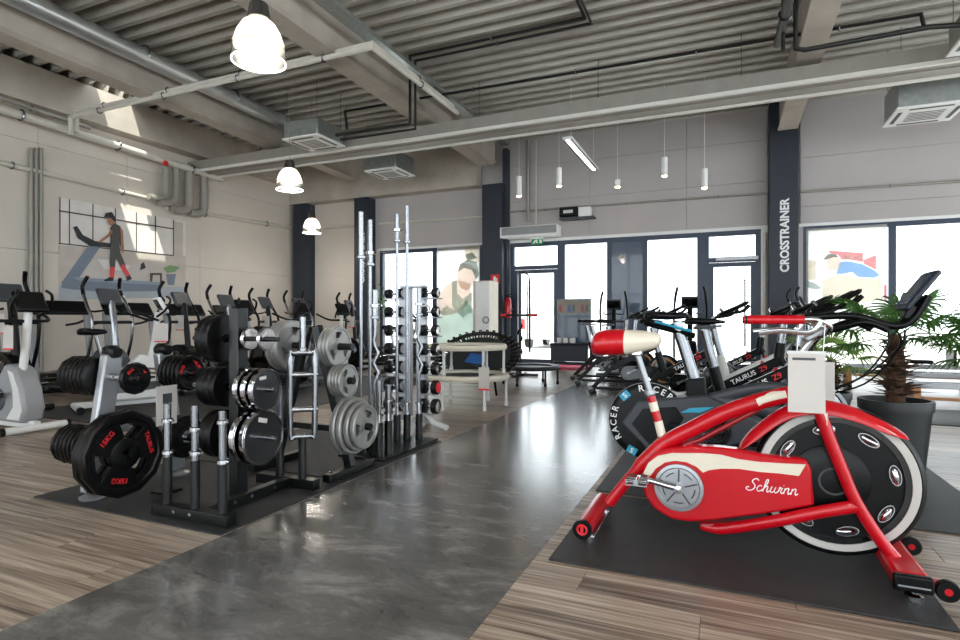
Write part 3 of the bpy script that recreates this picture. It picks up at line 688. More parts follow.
a = yp(494.5, 296, 12.61); r = thing('notice', 'pale paper notice on the column below red sign', 'notice', (a.x, 12.612, a.z)); MB().bb(-.085, .085, 0, .004, -.13, .13).build('sheet', 'paper', r, smooth=False)
a = yp(508, 318, 12.7)
r = thing('fire_extinguisher', 'red fire extinguisher hung beside the entrance door', 'extinguisher', (a.x, 12.7, a.z))
MB().lathe([(0, 0), (.075, .005), (.08, .03), (.08, .40), (.06, .46), (.025, .49), (0, .49)], n=18).build('cylinder', 'red', r)
MB().cyl((0, 0, .49), (0, 0, .54), .02).bar((-.02, 0, .55), (.1, 0, .57), .02, .02).build('valve', 'black', r); MB().tube(smooth_path([(0, -.03, .52), (.09, -.06, .5), (.11, -.05, .3), (.1, -.05, .15)]), .01, 6).build('hose', 'rubber', r)
MB().bb(-.05, .05, .08, .3, .2, .24).build('wall_bracket', 'black', r)
# ================================================================ MATS ON THE FLOOR
def floor_mat(x0, x1, y0, y1, label, h=.008, mt='mat_black', cat='mat', name='floor_mat'):
    o = MB().bb(-(x1 - x0) / 2, (x1 - x0) / 2, -(y1 - y0) / 2, (y1 - y0) / 2, 0, h).build(name, mt, bevel=.003, loc=((x0 + x1) / 2, (y0 + y1) / 2, 0))
    return tag(o, label, cat)
MZ = .008
floor_mat(-.715, .72, 2.39, 3.42, 'black rubber mat under the red cruiser exercise bike')
floor_mat(-.74, 1.3, 3.47, 5.2, 'black rubber mat under the black racer bike with disc wheel')
floor_mat(-3.76, -2.254, 2.02, 3.02, 'black rubber mat under the nearest plate racks, beside the runway')
floor_mat(-3.76, -2.254, 3.04, 4.35, 'black rubber mat under the grey plate tree and barbell holder')
floor_mat(-4.1, -2.75, 11.6, 12.85, 'red entrance carpet mat inside the glass door', mt='carpet_red')
floor_mat(-7.4, -4.6, 3.7, 8.9, 'dark mat under the row of exercise bikes by the left wall')
# ================================================================ RED CRUISER BIKE
Y0 = 2.86
bike = thing('exercise_bike', 'bright red cruiser style exercise bike with whitewall wheel and chrome handlebar', 'exercise bike', (0, Y0, MZ))
def lz(pix, Y): return [((p := yp(x, y, Y)).x, p.z - MZ) for x, y in pix]
def L3(px, py, Y): p = yp(px, py, Y); return Vector((p.x, Y - Y0, p.z - MZ))
def poly(name, pix, Y, t, mt, parent, bevel=0, both=False):
    return MB().xz(lz(pix, Y), Y - Y0, Y - Y0 + t).build(name, mt, parent, bevel=bevel, smooth=bool(bevel))
YN = 2.79
case = [(641, 480), (644, 466), (652, 455), (665, 448.5), (690, 446), (719, 447.5), (740, 450), (760, 454.5), (785, 457.5), (807, 459.5), (812, 470), (813, 490), (815, 506), (781, 512), (760, 515), (719, 520.5), (691, 522.5), (671, 519.5), (654, 509), (645, 496)]
cs = poly('chain_case', case, YN, .07, 'red', bike, bevel=.012)
stripe = [(643, 474), (648.4, 463), (658, 455.8), (672, 453), (703, 453.2), (721.6, 454.8), (738.5, 459.2), (760, 462), (785, 463.5), (806, 464.5), (799, 476), (780, 473.5), (760, 472), (738.5, 468.8), (721.6, 468.6), (709, 470.2), (703, 472.6), (696.3, 466.7), (686.4, 462.2), (675, 460.8), (665, 462.5), (655.5, 468.8), (650.5, 476)]
poly('stripe', stripe, YN - .002, .003, 'cream', cs)
# crank disc, spokes, crank arm
cc = L3(678.7, 487.5, 2.775); RD = .108
dk = MB(); dk.lathe([(0, -.006), (.03, -.008), (.088, -.004), (.094, -.01), (RD, -.008), (RD, .01), (0, .01)], cc, (0, 1, 0), 40); dk.build('chain_ring', 'silver', cs)
for k in range(5):
    t = k * 2 * PI / 5 + .3
    MB().bar(cc + Vector((.028 * math.cos(t), -.008, .028 * math.sin(t))), cc + Vector((.086 * math.cos(t), -.006, .086 * math.sin(t))), .006, .009, up=(0, 1, 0)).build('spoke', 'plastic_grey', cs)
    t += PI / 5; MB().tube([cc + Vector((.07 * math.cos(t + q), -.009, .07 * math.sin(t + q))) for q in (-.3, -.15, 0, .15, .3)], .0025, 6).build('stamped_mark', 'plastic_grey', cs)
crank = thing('crank', None, None); crank.parent = bike
pe = L3(641, 478, 2.74); c0 = cc + Vector((0, -.02, 0))
MB().tube([c0, c0.lerp(pe, .5), pe], [.016, .012, .011], 12, flat=1.1).lathe([(0, -.025), (.018, -.022), (.02, 0), (.02, .03)], c0, (0, 1, 0), 18).build('crank_arm', 'chrome', crank)
pd = MB(); c1 = pe + Vector((-.01, -.05, .0))
for s in (-1, 1):
    pd.tube([c1 + Vector((-.045, -.045, s * .012)), c1 + Vector((.045, -.045, s * .012)), c1 + Vector((.045, .045, s * .012)), c1 + Vector((-.045, .045, s * .012))], .004, 6, closed=True)
pd.cyl(c1 + Vector((0, -.05, 0)), c1 + Vector((0, .06, 0)), .012, n=10)
for k in range(3): pd.cyl(c1 + Vector((-.045, -.03 + k * .03, .0)), c1 + Vector((.045, -.03 + k * .03, .0)), .008, n=8)
pd.build('pedal', 'chrome', crank)
c2 = cc * 2 - pe; c2.y = .14; MB().box(c2, (.09, .09, .025)).cyl((cc.x, .06, cc.z), (cc.x, .1, cc.z), .018).tube([(cc.x, .1, cc.z), (c2.x, .1, c2.z)], .012).build('pedal', 'black', crank)
# Schwinn script lettering drawn as pen strokes
def strokes(name, lines, o, w, rad, mt, parent, Y):
    mb = MB()
    for ln in lines: mb.tube([Vector((o.x + x * w, Y - Y0, o.z + z * w)) for x, z in smooth_path([(a, b, 0) for a, b in ln], 5) for x, z in [(x, z)]] if False else [Vector((o.x + p.x * w, Y - Y0, o.z + p.y * w)) for p in smooth_path([(a, b, 0) for a, b in ln], 5)], rad, 6)
    return mb.build(name, mt, parent)
sl = .28
def sk(pts): return [(x + y * sl, y) for x, y in pts]
SW = [sk([(1.55, 1.75), (1.2, 2.05), (.75, 1.9), (.65, 1.45), (1.05, 1.1), (1.25, .6), (.95, .1), (.4, 0), (0, .3), (.15, .6), (.4, .5)]),
      sk([(2.25, .85), (2.0, 1.0), (1.7, .75), (1.65, .3), (1.95, 0), (2.4, .25), (2.75, .9), (2.95, 1.7), (2.85, 2.1), (2.65, 1.8), (2.6, 0)]),
      sk([(2.6, .5), (2.9, .95), (3.15, .85), (3.15, .3), (3.3, 0), (3.6, .3), (3.75, 1.0)]),
      sk([(3.7, .95), (3.65, .3), (3.9, 0), (4.2, .3), (4.3, .95), (4.25, .3), (4.5, 0), (4.85, .35), (4.9, 1.0), (5.1, .8)]),
      sk([(5.3, .95), (5.2, .3), (5.4, 0), (5.7, .3)]), sk([(5.35, 1.35), (5.38, 1.4)]),
      sk([(5.7, .95), (5.7, 0)]), sk([(5.7, .5), (6.0, .95), (6.25, .85), (6.25, .3), (6.4, 0), (6.7, .3)]),
      sk([(6.75, .95), (6.75, 0)]), sk([(6.75, .5), (7.05, .95), (7.3, .85), (7.3, .3), (7.45, 0), (7.75, .25)])]
o_ = L3(745.5, 489.5, YN); e_ = L3(800, 489, YN)
strokes('lettering', SW, o_, (e_.x - o_.x) / 8.1, .0022, 'print_white', cs, YN - .003)
# frame tubes
ty = 2.85
def fz(pix, Y=ty): return [L3(x, y, Y) for x, y in pix]
fr = MB()
fr.tube(smooth_path(fz([(609, 503), (636, 471), (660, 447), (672, 439), (692, 429), (722, 414), (752, 403.5), (785, 395), (808, 392)]), 5), [.027] * 6 + [.037] * 35, 14)
fr.build('main_tube', 'red', bike)
MB().tube(smooth_path(fz([(757, 402), (772, 397.5), (786, 394.5)]), 4), .0378, 14, flat=.9).build('tube_decal', 'cream', bike)
MB().tube(fz([(660, 447), (668, 450), (700, 440), (760, 408)]), .012, 10).build('lower_tube', 'dark_red', bike)
MB().tube(smooth_path([L3(700, 525, 2.86), L3(720, 529, 2.86), L3(770, 522, 2.80), L3(815, 513, 2.78), L3(858, 506, 2.77)], 4), [.016] * 4 + [.02] * 13, 12, flat=1.3).build('chain_stay', 'red', bike)
MB().tube(smooth_path([L3(700, 525, 2.86), L3(770, 521, 2.93), (L3(858, 506, 2.77).x, .09, L3(858, 506, 2.77).z)], 4), .018, 10).build('chain_stay', 'dark_red', bike)
# seat tube, post, saddle
st = bpy.data.objects.new('seat_post', None); COL.objects.link(st); st.parent = bike
MB().tube(fz([(664, 443), (651, 396)], Y0), .02, 14).build('seat_tube', 'red', st)
MB().tube(fz([(650.5, 394), (636, 350)], Y0), .015, 14).build('post', 'silver', st)
MB().tube(fz([(662, 436), (658, 421)], Y0), .0208, 14).build('white_label', 'cream', st)
MB().tube(fz([(655, 411), (652.5, 402)], Y0), .0208, 14).build('white_label', 'cream', st)
MB().lathe([(.024, -.01), (.026, 0), (.024, .012)], L3(650, 393, Y0), L3(640, 360, Y0) - L3(650, 393, Y0), 16).build('clamp', 'silver', st)
sx0, sx1 = L3(594, 347, Y0), L3(658.5, 341, Y0)
def saddle_secs(a, b, wr, wf, h, z0):
    out = []
    for t, wd, hh, dz in ((0, .35, .45, -.004), (.03, .72, .75, 0), (.10, .96, .95, .004), (.22, 1, 1, .006), (.36, .9, 1, .004), (.5, .66, .95, .0), (.64, .45, .86, .0), (.8, .38, .74, .0), (.92, .33, .58, .0), (.98, .24, .4, -.002), (1, .1, .2, -.003)):
        x = a + (b - a) * t; out.append((x, 0, z0 + dz, wr * wd, h * hh))
    return out
S = [(x, y, z + .04 * (i / 10) , w_, h_) for i, (x, y, z, w_, h_) in enumerate(saddle_secs(sx0.x - .005, sx1.x + .012, .135, .04, .066, .912))]
sad = MB().loft(S[:6], 18).build('saddle', 'red', bike)
MB().loft(S[5:], 18).build('saddle_nose', 'cream', sad)
MB().tube([(S[1][0] + .05, -.06, .9), (S[4][0], -.03, .89), (S[7][0], -.02, .905)], .005, 6).tube([(S[1][0] + .05, .06, .9), (S[4][0], .03, .89), (S[7][0], .02, .905)], .005, 6).build('saddle_rail', 'chrome', sad)
for s in (-1, 1):
    MB().tube([Vector((S[3][0] - .0 + .022 * math.cos(k * .9), s * .05 + .022 * math.sin(k * .9), .85 + .0032 * k)) for k in range(17)], .0035, 5).build('spring', 'chrome', sad)
MB().box((L3(637, 355, Y0).x, 0, .885), (.05, .05, .035)).build('saddle_clamp', 'chrome', sad, bevel=.006)
# rear foot
rf = bpy.data.objects.new('rear_stabilizer', None); COL.objects.link(rf); rf.parent = bike
MB().cyl((-.625, -.21, .055), (-.625, .25, .055), .042, n=24).build('foot_bar', 'red', rf)
MB().cyl((-.625, -.225, .055), (-.625, -.205, .055), .045, n=24).build('end_cap', 'black', rf)
MB().torus((-.625, -.2255, .055), .022, .005, (0, 1, 0), 18, 5).bb(-.632, -.618, -.229, -.224, .035, .075).build('cap_emblem', 'red_matte', rf)
for y in (-.17, .2): MB().cyl((-.6, y, 0), (-.6, y, .035), .022, n=12).build('leveling_foot', 'chrome', rf)
MB().bb(-.66, -.575, -.19, .23, .004, .02).build('foot_plate', 'chrome', rf, bevel=.004)
# wheel
wc = L3(835, 479.5, 2.85); wc.y = 0; R = .322
wh = bpy.data.objects.new('front_wheel', None); COL.objects.link(wh); wh.parent = bike
def ringz(name, r0, r1, hy, mt, n=56, rd=0): return MB().lathe([(r0, -hy), (r1 - rd, -hy), (r1, -hy + rd), (r1, hy - rd), (r1 - rd, hy), (r0, hy), (r0, -hy)], wc, (0, 1, 0), n).build(name, mt, wh)
ringz('tire', R - .052, R, .03, 'rubber', rd=.016)
ringz('whitewall', R - .052, R - .02, .0325, 'whitewall', rd=.004)
ringz('rim', R - .075, R - .045, .026, 'black_gloss')
MB().lathe([(.06, -.018), (R - .07, -.014), (R - .07, .014), (.06, .018)], wc, (0, 1, 0), 48).build('wheel_disc', 'black', wh)
for k in range(8):
    t = k * PI / 4 + .2; u = Vector((math.cos(t), 0, math.sin(t))); v = Vector((-math.sin(t), 0, math.cos(t))); c = wc + u * (R - .105)
    pts = [c + u * (.02 * math.cos(q)) + v * (.042 * math.sin(q)) for q in [i * 2 * PI / 16 for i in range(16)]]
    m = MB(); vs = [p + Vector((0, -.022, 0)) for p in pts] + [p + Vector((0, -.008, 0)) for p in pts]
    m.add(vs, [tuple(range(16))] + [(i, (i + 1) % 16, 16 + (i + 1) % 16, 16 + i) for i in range(16)]); m.build('cutout_insert', 'black_gloss', wh)
    MB().tube(pts and [p + Vector((0, -.021, 0)) for p in pts], .0035, 6, closed=True).build('cutout_rim', 'chrome', wh)
    g = MB(); vs = []; fs = []
    for a_ in range(5):
        for b_ in range(14):
            q = b_ * 2 * PI / 14; k_ = a_ / 4; vs.append(c + v * (-.006 + .034 * k_ * math.sin(q)) + u * (.014 * k_ * math.cos(q)) + Vector((0, -.024 - .010 * (1 - k_ * k_), 0)))
    for a_ in range(4):
        for b_ in range(14): fs.append((a_ * 14 + b_, a_ * 14 + (b_ + 1) % 14, (a_ + 1) * 14 + (b_ + 1) % 14, (a_ + 1) * 14 + b_))
    g.add(vs, fs).build('chrome_boss', 'chrome', wh)
hb = MB().lathe([(0, -.05), (.07, -.046), (.12, -.042), (.148, -.03), (.148, .03), (0, .03)], wc + Vector((-.02, 0, 0)), (0, 1, 0), 40); hb.build('hub_cover', 'black', wh)
MB().lathe([(.05, -.052), (.058, -.052), (.058, -.045), (.05, -.045), (.05, -.052)], wc + Vector((-.01, 0, 0)), (0, 1, 0), 32).build('hub_ring', 'plastic_grey', wh)
# fender: arched strip with rounded section
fo = [(738, 445), (747, 432), (760.6, 421), (772, 412), (785, 405), (799, 400.5), (813, 398.6), (828, 399.5), (842, 402.6), (857, 407.2), (870, 412.8), (883, 419), (894.6, 426), (907, 435)]
fi = [(741, 446), (757, 436), (767, 428), (777, 421), (788, 415.5), (800, 412), (813, 410.8), (828, 411.6), (842, 414.8), (856, 418.8), (867, 423), (879, 428), (890, 432), (906, 436)]
fe = MB(); vs = []; fs = []; K = 9
for a, b in zip(fo, fi):
    a, b = L3(*a, Y0), L3(*b, Y0)
    for k in range(K):
        t = PI * k / (K - 1); p = b.lerp(a, math.sin(t) ** .8); vs.append((p.x, -.06 * math.cos(t), p.z - .008 * abs(math.cos(t))))
for i in range(len(fo) - 1):
    for k in range(K - 1): fs.append((i * K + k, i * K + k + 1, (i + 1) * K + k + 1, (i + 1) * K + k))
fe.add(vs, fs); fob = fe.build('fender', 'red', bike)
sm = fob.modifiers.new('thick', 'SOLIDIFY'); sm.thickness = .004; ss = fob.modifiers.new('sub', 'SUBSURF'); ss.levels = 1; ss.render_levels = 2
# fork and head
for s, Y in ((-1, 2.775), (1, 2.945)):
    pts = [L3(x, y, 2.775) for x, y in ((818, 408), (827, 432), (840, 465), (856, 502), (880, 540), (897, 566))]
    pts = [Vector((p.x, s * .085, max(p.z, .07))) for p in pts]
    pts = [Vector((pts[0].x - .02, 0, pts[0].z + .05)), Vector((pts[0].x - .01, s * .06, pts[0].z + .03))] + pts
    MB().tube(smooth_path(pts, 4), .0245, 12, flat=1.1).build('fork_leg', 'red', bike)
p = L3(824, 418, 2.745)
MB().xz([(p.x - .012, p.z + .02), (p.x + .014, p.z + .02), (p.x + .012, p.z - .035), (p.x + .004, p.z - .005)], -.111, -.108).build('fork_decal', 'cream', bike, smooth=False)
hd = L3(812, 395, Y0)
MB().cyl((hd.x + .01, 0, hd.z - .03), (hd.x - .02, 0, hd.z + .09), .03, n=20).build('head_tube', 'red', bike)
# front foot
ff = bpy.data.objects.new('front_stabilizer', None); COL.objects.link(ff); ff.parent = bike
MB().bar((.635, -.27, .062), (.635, .25, .062), .115, .06).build('foot_bar', 'red', ff, bevel=.016)
MB().bb(.572, .698, -.297, -.265, .03, .093).build('end_cap', 'black', ff, bevel=.008)
MB().bb(.572, .698, .245, .272, .03, .093).build('end_cap', 'black', ff, bevel=.008)
MB().bb(.585, .685, -.2995, -.2965, .05, .056).build('cap_stripe', 'silver', ff)
for y in (-.235, .22):
    MB().bar((.67, y, .065), (.735, y, .05), .03, .03).build('wheel_bracket', 'red', ff, bevel=.004)
    MB().lathe([(.012, -.014), (.036, -.014), (.04, -.009), (.04, .009), (.036, .014), (.012, .014), (.012, -.014)], (.745, y - .022, .044), (0, 1, 0), 24).build('transport_wheel', 'rubber', ff)
    MB().cyl((.745, y - .038, .044), (.745, y + .002, .044), .013, n=16).build('wheel_hub', 'red', ff)
    MB().lathe([(0, 0), (.03, 0), (.03, .008), (.012, .014), (.012, .04), (0, .04)], (.645, y - .015, 0), n=14).build('leveling_foot', 'chrome', ff)
# handlebar
hbz = 1.043
hbar = bpy.data.objects.new('handlebar', None); COL.objects.link(hbar); hbar.parent = bike
tp = Vector((hd.x - .06, 0, .93))
MB().tube([(hd.x - .02, 0, hd.z + .08), tp + Vector((.02, 0, -.03)), tp + Vector((.06, 0, .03))], .016, 14).build('stem', 'chrome', hbar)
for s in (-1, 1):
    MB().tube(smooth_path([(tp.x + .06, 0, tp.z + .03), (tp.x + .09, s * .09, tp.z + .05), (tp.x + .10, s * .19, hbz - .03), (.32, s * .26, hbz), (.25, s * .262, hbz), (.1, s * .262, hbz)], 6), .011, 12).build('bar_tube', 'chrome', hbar)
    g = MB(); prof = [(0, 0), (.014, 0)]
    for i in range(21): prof.append((.0185 + .0012 * math.sin(i * 1.9), .002 + i * .0103))
    prof += [(.012, .21), (0, .21)]; g.lathe(prof, (.075, s * .262, hbz), (1, 0, 0), 16); g.build('grip', 'red', hbar)
    MB().cyl((.07, s * .262, hbz), (.076, s * .262, hbz), .019, n=16).build('grip_end', 'black', hbar)
    MB().tube(smooth_path([(.34, s * .265, hbz - .01), (.3, s * .275, hbz - .05), (.2, s * .27, hbz - .045), (.12, s * .27, hbz - .055)], 5), .006, 8, flat=1.8).build('brake_lever', 'chrome', hbar)
MB().box((tp.x + .07, 0, tp.z + .05), (.1, .13, .03), (0, -.5, 0)).build('console', 'silver', hbar, bevel=.01)
# printed price sheet hung on the handlebar
p0, p1 = yp(786.5, 352, 2.62), yp(823, 411.5, 2.62)
sh = thing('price_sign', 'white price sheet in a clear sleeve hanging on the red bike handlebar', 'sign', (p0.x, 2.56, p1.z))
MB().bb(0, p1.x - p0.x, -.002, .002, 0, p0.z - p1.z).build('sheet', 'paper', sh, smooth=False)
MB().bb(.015, .095, -.0035, -.0025, p0.z - p1.z - .028, p0.z - p1.z - .018).build('print_line', 'plastic_grey', sh, smooth=False)
MB().bb(-.003, p1.x - p0.x + .003, -.006, .006, p0.z - p1.z - .004, p0.z - p1.z + .008).build('clip_rail', 'bike_white', sh, smooth=False)
for x in (.03, .12): MB().tube([(x, 0, p0.z - p1.z + .005), (x + .01, .03, hbz - p1.z - .012)], .0025, 5).build('hook', 'chrome', sh)
# ================================================================ WEIGHT PLATES, RACKS, BARBELLS
PR = {}
def plate_proto(kind, r, t):
    key = (kind, r, t)
    if key in PR: return PR[key]
    o = thing('weight_plate', '', 'weight plate'); ax = (1, 0, 0)
    def arms(n, rin, rout, wd, th, mt, ph):
        for k in range(n):
            a = ph + k * 2 * PI / n; u = Vector((0, math.cos(a), math.sin(a)))
            v = Vector((0, -math.sin(a), math.cos(a)))
            p = [u * rin + v * wd * .45, u * rin - v * wd * .45, u * rout - v * wd * .8, u * (rout + .004), u * rout + v * wd * .8]
            m = MB(); n5 = len(p); m.add([q + Vector((th / 2, 0, 0)) for q in p] + [q - Vector((th / 2, 0, 0)) for q in p],
                  [tuple(range(n5)), tuple(range(2 * n5 - 1, n5 - 1, -1))] + [(i, (i + 1) % n5, n5 + (i + 1) % n5, n5 + i) for i in range(n5)])
            m.build('web', mt, o, bevel=.003)
    if kind == 'big':                                   # twelve-sided black plate with three grips and red lettering
        MB().lathe([(r * .72, -t / 2), (r * .95, -t / 2), (r, -t * .3), (r, t * .3), (r * .95, t / 2), (r * .84, t / 2), (r * .80, t * .3), (r * .72, t * .3), (r * .72, -t / 2)], (0, 0, 0), ax, 12, .26).build('rim', 'rubber', o)
        MB().lathe([(.027, -t * .5), (r * .36, -t * .5), (r * .36, t * .36), (r * .27, t * .5), (.027, t * .5), (.027, -t * .5)], (0, 0, 0), ax, 28).build('hub', 'rubber', o)
        arms(3, r * .3, r * .76, r * .62, t * .7, 'rubber', .18)
        for k, (s, sz) in enumerate((('TAURUS', .036), ('15KG', .042), ('15KG', .042))):
            a = .18 + k * 2 * PI / 3; u = Vector((0, math.cos(a), math.sin(a))); v = Vector((0, -math.sin(a), math.cos(a)))
            text('lettering', s, sz, Mat3(u * r * .60 + Vector((t * .36, 0, 0)), -v, u) if k else Mat3(u * r * .6 + Vector((t * .36, 0, 0)), -v, u), 'print_red', o, bold=.0006)
    elif kind == 'small':                               # small twelve-sided black plate
        MB().lathe([(.026, -t / 2), (r * .93, -t / 2), (r, -t * .25), (r, t * .25), (r * .93, t / 2), (r * .8, t / 2), (r * .74, t * .3), (r * .45, t * .3), (r * .4, t * .5), (.026, t * .5), (.026, -t / 2)], (0, 0, 0), ax, 12, .26).build('body', 'rubber', o)
        for a in (.5, 2.6):
            u = Vector((0, math.cos(a), math.sin(a))); v = Vector((0, -math.sin(a), math.cos(a)))
            text('lettering', '5KG' if a > 1 else 'TAURUS', r * .26, Mat3(u * r * .6 + Vector((t * .31, 0, 0)), -v, u), 'print_red', o, bold=.0006)
        MB().lathe([(.026, 0), (.034, 0), (.034, t * .53), (.026, t * .53), (.026, 0)], (0, 0, 0), ax, 18).build('hub_ring', 'black_metal', o)
    elif kind == 'grey':                                # cast grey plate with three oval grips
        MB().lathe([(r * .74, -t / 2), (r * .96, -t / 2), (r, -t * .3), (r, t * .3), (r * .96, t / 2), (r * .88, t / 2), (r * .84, t * .25), (r * .74, t * .25), (r * .74, -t / 2)], (0, 0, 0), ax, 40).build('rim', 'cast_grey', o)
        MB().lathe([(.027, -t * .5), (r * .42, -t * .45), (r * .42, t * .25), (r * .3, t * .3), (.05, t * .5), (.027, t * .5), (.027, -t * .5)], (0, 0, 0), ax, 28).build('hub', 'cast_grey', o)
        arms(3, r * .3, r * .78, r * .62, t * .55, 'cast_grey', .5)
    elif kind == 'chrome':
        MB().lathe([(.016, -t / 2), (r * .97, -t / 2), (r, -t * .3), (r, t * .3), (r * .97, t / 2), (r * .93, t / 2), (r * .91, t * .32), (.05, t * .32), (.016, t * .32), (.016, -t / 2)], (0, 0, 0), ax, 44).build('disc', 'chrome_dark', o)
        MB().lathe([(r * .94, -t * .52), (r * 1.004, -t * .35), (r * 1.004, t * .35), (r * .94, t * .54), (r * .94, -t * .52)], (0, 0, 0), ax, 44).build('polished_rim', 'chrome', o)
        a = MB().box((t * .33, -r * .45, r * .42), (.002, r * .42, r * .16), (.5, 0, 0)); a.build('sticker', 'paper', o, smooth=False)
    elif kind == 'rubber':                              # plain black rubber plate with ridges
        MB().lathe([(.026, -t / 2), (r * .95, -t / 2), (r, -t * .35), (r, t * .35), (r * .95, t / 2), (r * .82, t / 2), (r * .78, t * .3), (r * .5, t * .3), (r * .46, t * .5), (.026, t * .5), (.026, -t / 2)], (0, 0, 0), ax, 36).build('body', 'rubber', o)
        MB().lathe([(.026, 0), (.04, 0), (.04, t * .54), (.026, t * .54), (.026, 0)], (0, 0, 0), ax, 20).build('hub_ring', 'steel', o)
    elif kind == 'mini':
        MB().lathe([(.016, -t / 2), (r * .9, -t / 2), (r, -t * .2), (r, t * .2), (r * .9, t / 2), (.016, t / 2), (.016, -t / 2)], (0, 0, 0), ax, 30).build('disc', 'chrome', o)
        MB().box((t * .51, 0, r * .55), (.002, r * .7, r * .28)).build('sticker', 'paper', o, smooth=False)
    PR[key] = o; o['_used'] = 0; return o
mat('chrome_dark', '6d6e70', .22, metal=1, var=.06)
def plate(kind, r, t, x, y, z, label, group=None, face=1):
    o = plate_proto(kind, r, t)
    if o['_used']: o = dup(o)
    else: o['_used'] = 1
    del o['_used']
    if kind and (kind, r, t) in PR and PR[(kind, r, t)] is o: o['_used'] = 1
    o.location = (x, y, z); o.rotation_euler = (random.uniform(-1, 1) if kind != 'big' else .1, 0, 0 if face > 0 else PI)
    o['label'] = label
    if group: o['group'] = group
    elif 'group' in o: del o['group']
    return o
def stack(kind, n, r, t, x0, y, z, d, lab_out, lab_in, grp, shrink=0., gap=.002):
    for i in range(n):                                  # from the post outwards
        last = i == n - 1
        rr = round(r - shrink * i, 3)
        plate(kind, rr, t, x0 + d * (t + gap) * (i + .5), y, z, lab_out if last else (lab_in if n == 2 else lab_in + ', ' + ('first', 'second', 'third', 'fourth', 'fifth', 'sixth')[i] + ' from post'), None if (last or n == 2) else grp, face=d)
# ---- silver tree with black twelve-sided plates
TX = -3.42
tree = thing('plate_tree', 'silver weight tree carrying black plates with red lettering', 'weight rack', (TX, 2.4, MZ))
PY = [(-.26, -.14), (.30, .20)]                          # foot y, top y of the two posts
for fy, ty_ in PY:
    MB().bar((0, fy, .03), (0, ty_, .83), .11, .06, up=(1, 0, 0)).build('post', 'silver', tree, bevel=.012)
    MB().loft([(-.055, ty_ + .0, .845, .028, .03), (-.03, ty_, .85, .036, .04), (.03, ty_, .85, .036, .04), (.055, ty_, .845, .028, .03)]).build('post_cap', 'black', tree)
    MB().lathe([(0, 0), (.07, 0), (.075, .012), (.05, .022), (0, .022)], (.02, fy, 0), n=20).build('foot', 'silver', tree)
MB().bar((0, -.12, .62), (0, .2, .62), .04, .05).bar((0, -.17, .38), (0, .23, .38), .04, .05).build('cross_bar', 'silver', tree, bevel=.006)
PG = lambda fy, ty_, z: fy + (ty_ - fy) * z / .84
for (fy, ty_), z in ((PY[0], .70), (PY[0], .29), (PY[1], .70), (PY[1], .27)):
    yy = PG(fy, ty_, z); MB().cyl((-.42, yy, z), (.31, yy, z), .024, n=16).build('peg', 'chrome', tree)
    MB().lathe([(.027, 0), (.034, .004), (.034, .012), (.0, .014)], (.31, yy, z), (1, 0, 0), 16).build('peg_cap', 'black', tree)
y1l, y1h, y2l, y2h = (2.4 + PG(*PY[0], .29), 2.4 + PG(*PY[0], .70), 2.4 + PG(*PY[1], .27), 2.4 + PG(*PY[1], .70))
plate('big', .245, .05, TX + .27, y1l - .03, .28 + MZ, 'large black three-grip weight plate with red 15KG lettering facing out, low on silver tree')
plate('big', .245, .05, TX + .21, y1l - .03, .28 + MZ, 'large black weight plate sandwiched behind the lettered 15KG plate')
plate('small', .095, .035, TX + .24, y1h, .70 + MZ, 'small black plate with red lettering on the upper peg of silver tree, above 15KG plate')
stack('small', 7, .122, .024, TX - .045, y1h, .70 + MZ, -1, 'endmost black plate of the upper row behind the silver tree', 'black plate in upper row behind the silver tree', 'upper row of black plates', gap=.014)
stack('small', 6, .12, .024, TX - .045, y1l, .29 + MZ, -1, 'endmost black plate of the low row behind the silver tree', 'black plate in low row behind the silver tree', 'low row of black plates', gap=.014)
stack('small', 5, .115, .026, TX + .06, y2h, .70 + MZ, 1, 'outermost of five upper black plates on the far post of silver tree', 'black plate in upper five on far post of silver tree', 'five black plates on the far post', gap=.012)
stack('rubber', 2, .14, .04, TX + .06, y2l, .27 + MZ, 1, 'outer black plate low on the far post of silver tree', 'inner black plate low on the far post of silver tree', None)
p0 = xp(158.5, 387, -3.1); p1 = xp(179, 423, -3.1)
sg = thing('price_sign', 'white price card standing against the silver weight tree', 'sign', (-3.12, p0.y, p1.z)); hh = p0.z - p1.z; ww = p1.y - p0.y
MB().bb(-.002, .002, 0, ww, 0, hh).build('sheet', 'paper', sg, smooth=False); MB().bb(.002, .003, ww * .3, ww * .75, hh * .55, hh * .8).build('print', 'plastic_grey', sg, smooth=False)
MB().bar((0, ww / 2, 0), (0, ww / 2, MZ - p1.z), .02, .01).build('stand_rod', 'black', sg)
MB().bb(-.06, .06, ww / 2 - .06, ww / 2 + .06, MZ - p1.z, MZ - p1.z + .012).build('stand_foot', 'black', sg)
# ---- black barbell rack with chrome plates
BX, BY = -2.565, 2.43
rk = thing('barbell_rack', 'black steel rack with chrome plates and upright bar holders', 'weight rack', (BX, BY, MZ))
MB().bar((-.27, -.31, .03), (.27, -.31, .03), .06, .06).build('base_bar', 'black_metal', rk, bevel=.004)
MB().bar((-.2, .36, .03), (.25, .36, .03), .06, .06).build('base_bar', 'black_metal', rk, bevel=.004)
MB().bar((.04, -.28, .03), (.04, .33, .03), .06, .06).build('base_bar', 'black_metal', rk, bevel=.004)
MB().bar((0, -.005, .0), (0, -.005, 1.11), .075, .07, up=(1, 0, 0)).build('post', 'black_metal', rk, bevel=.004)
for x, y in ((-.1, -.342), (.02, -.342), (.072, -.1), (.072, .02), (.072, .2)):
    MB().lathe([(0, -.004), (.009, -.003), (.011, .004)], (x, y, .035), (1, 0, 0) if x > .05 else (0, -1, 0), 10).build('bolt', 'chrome', rk)
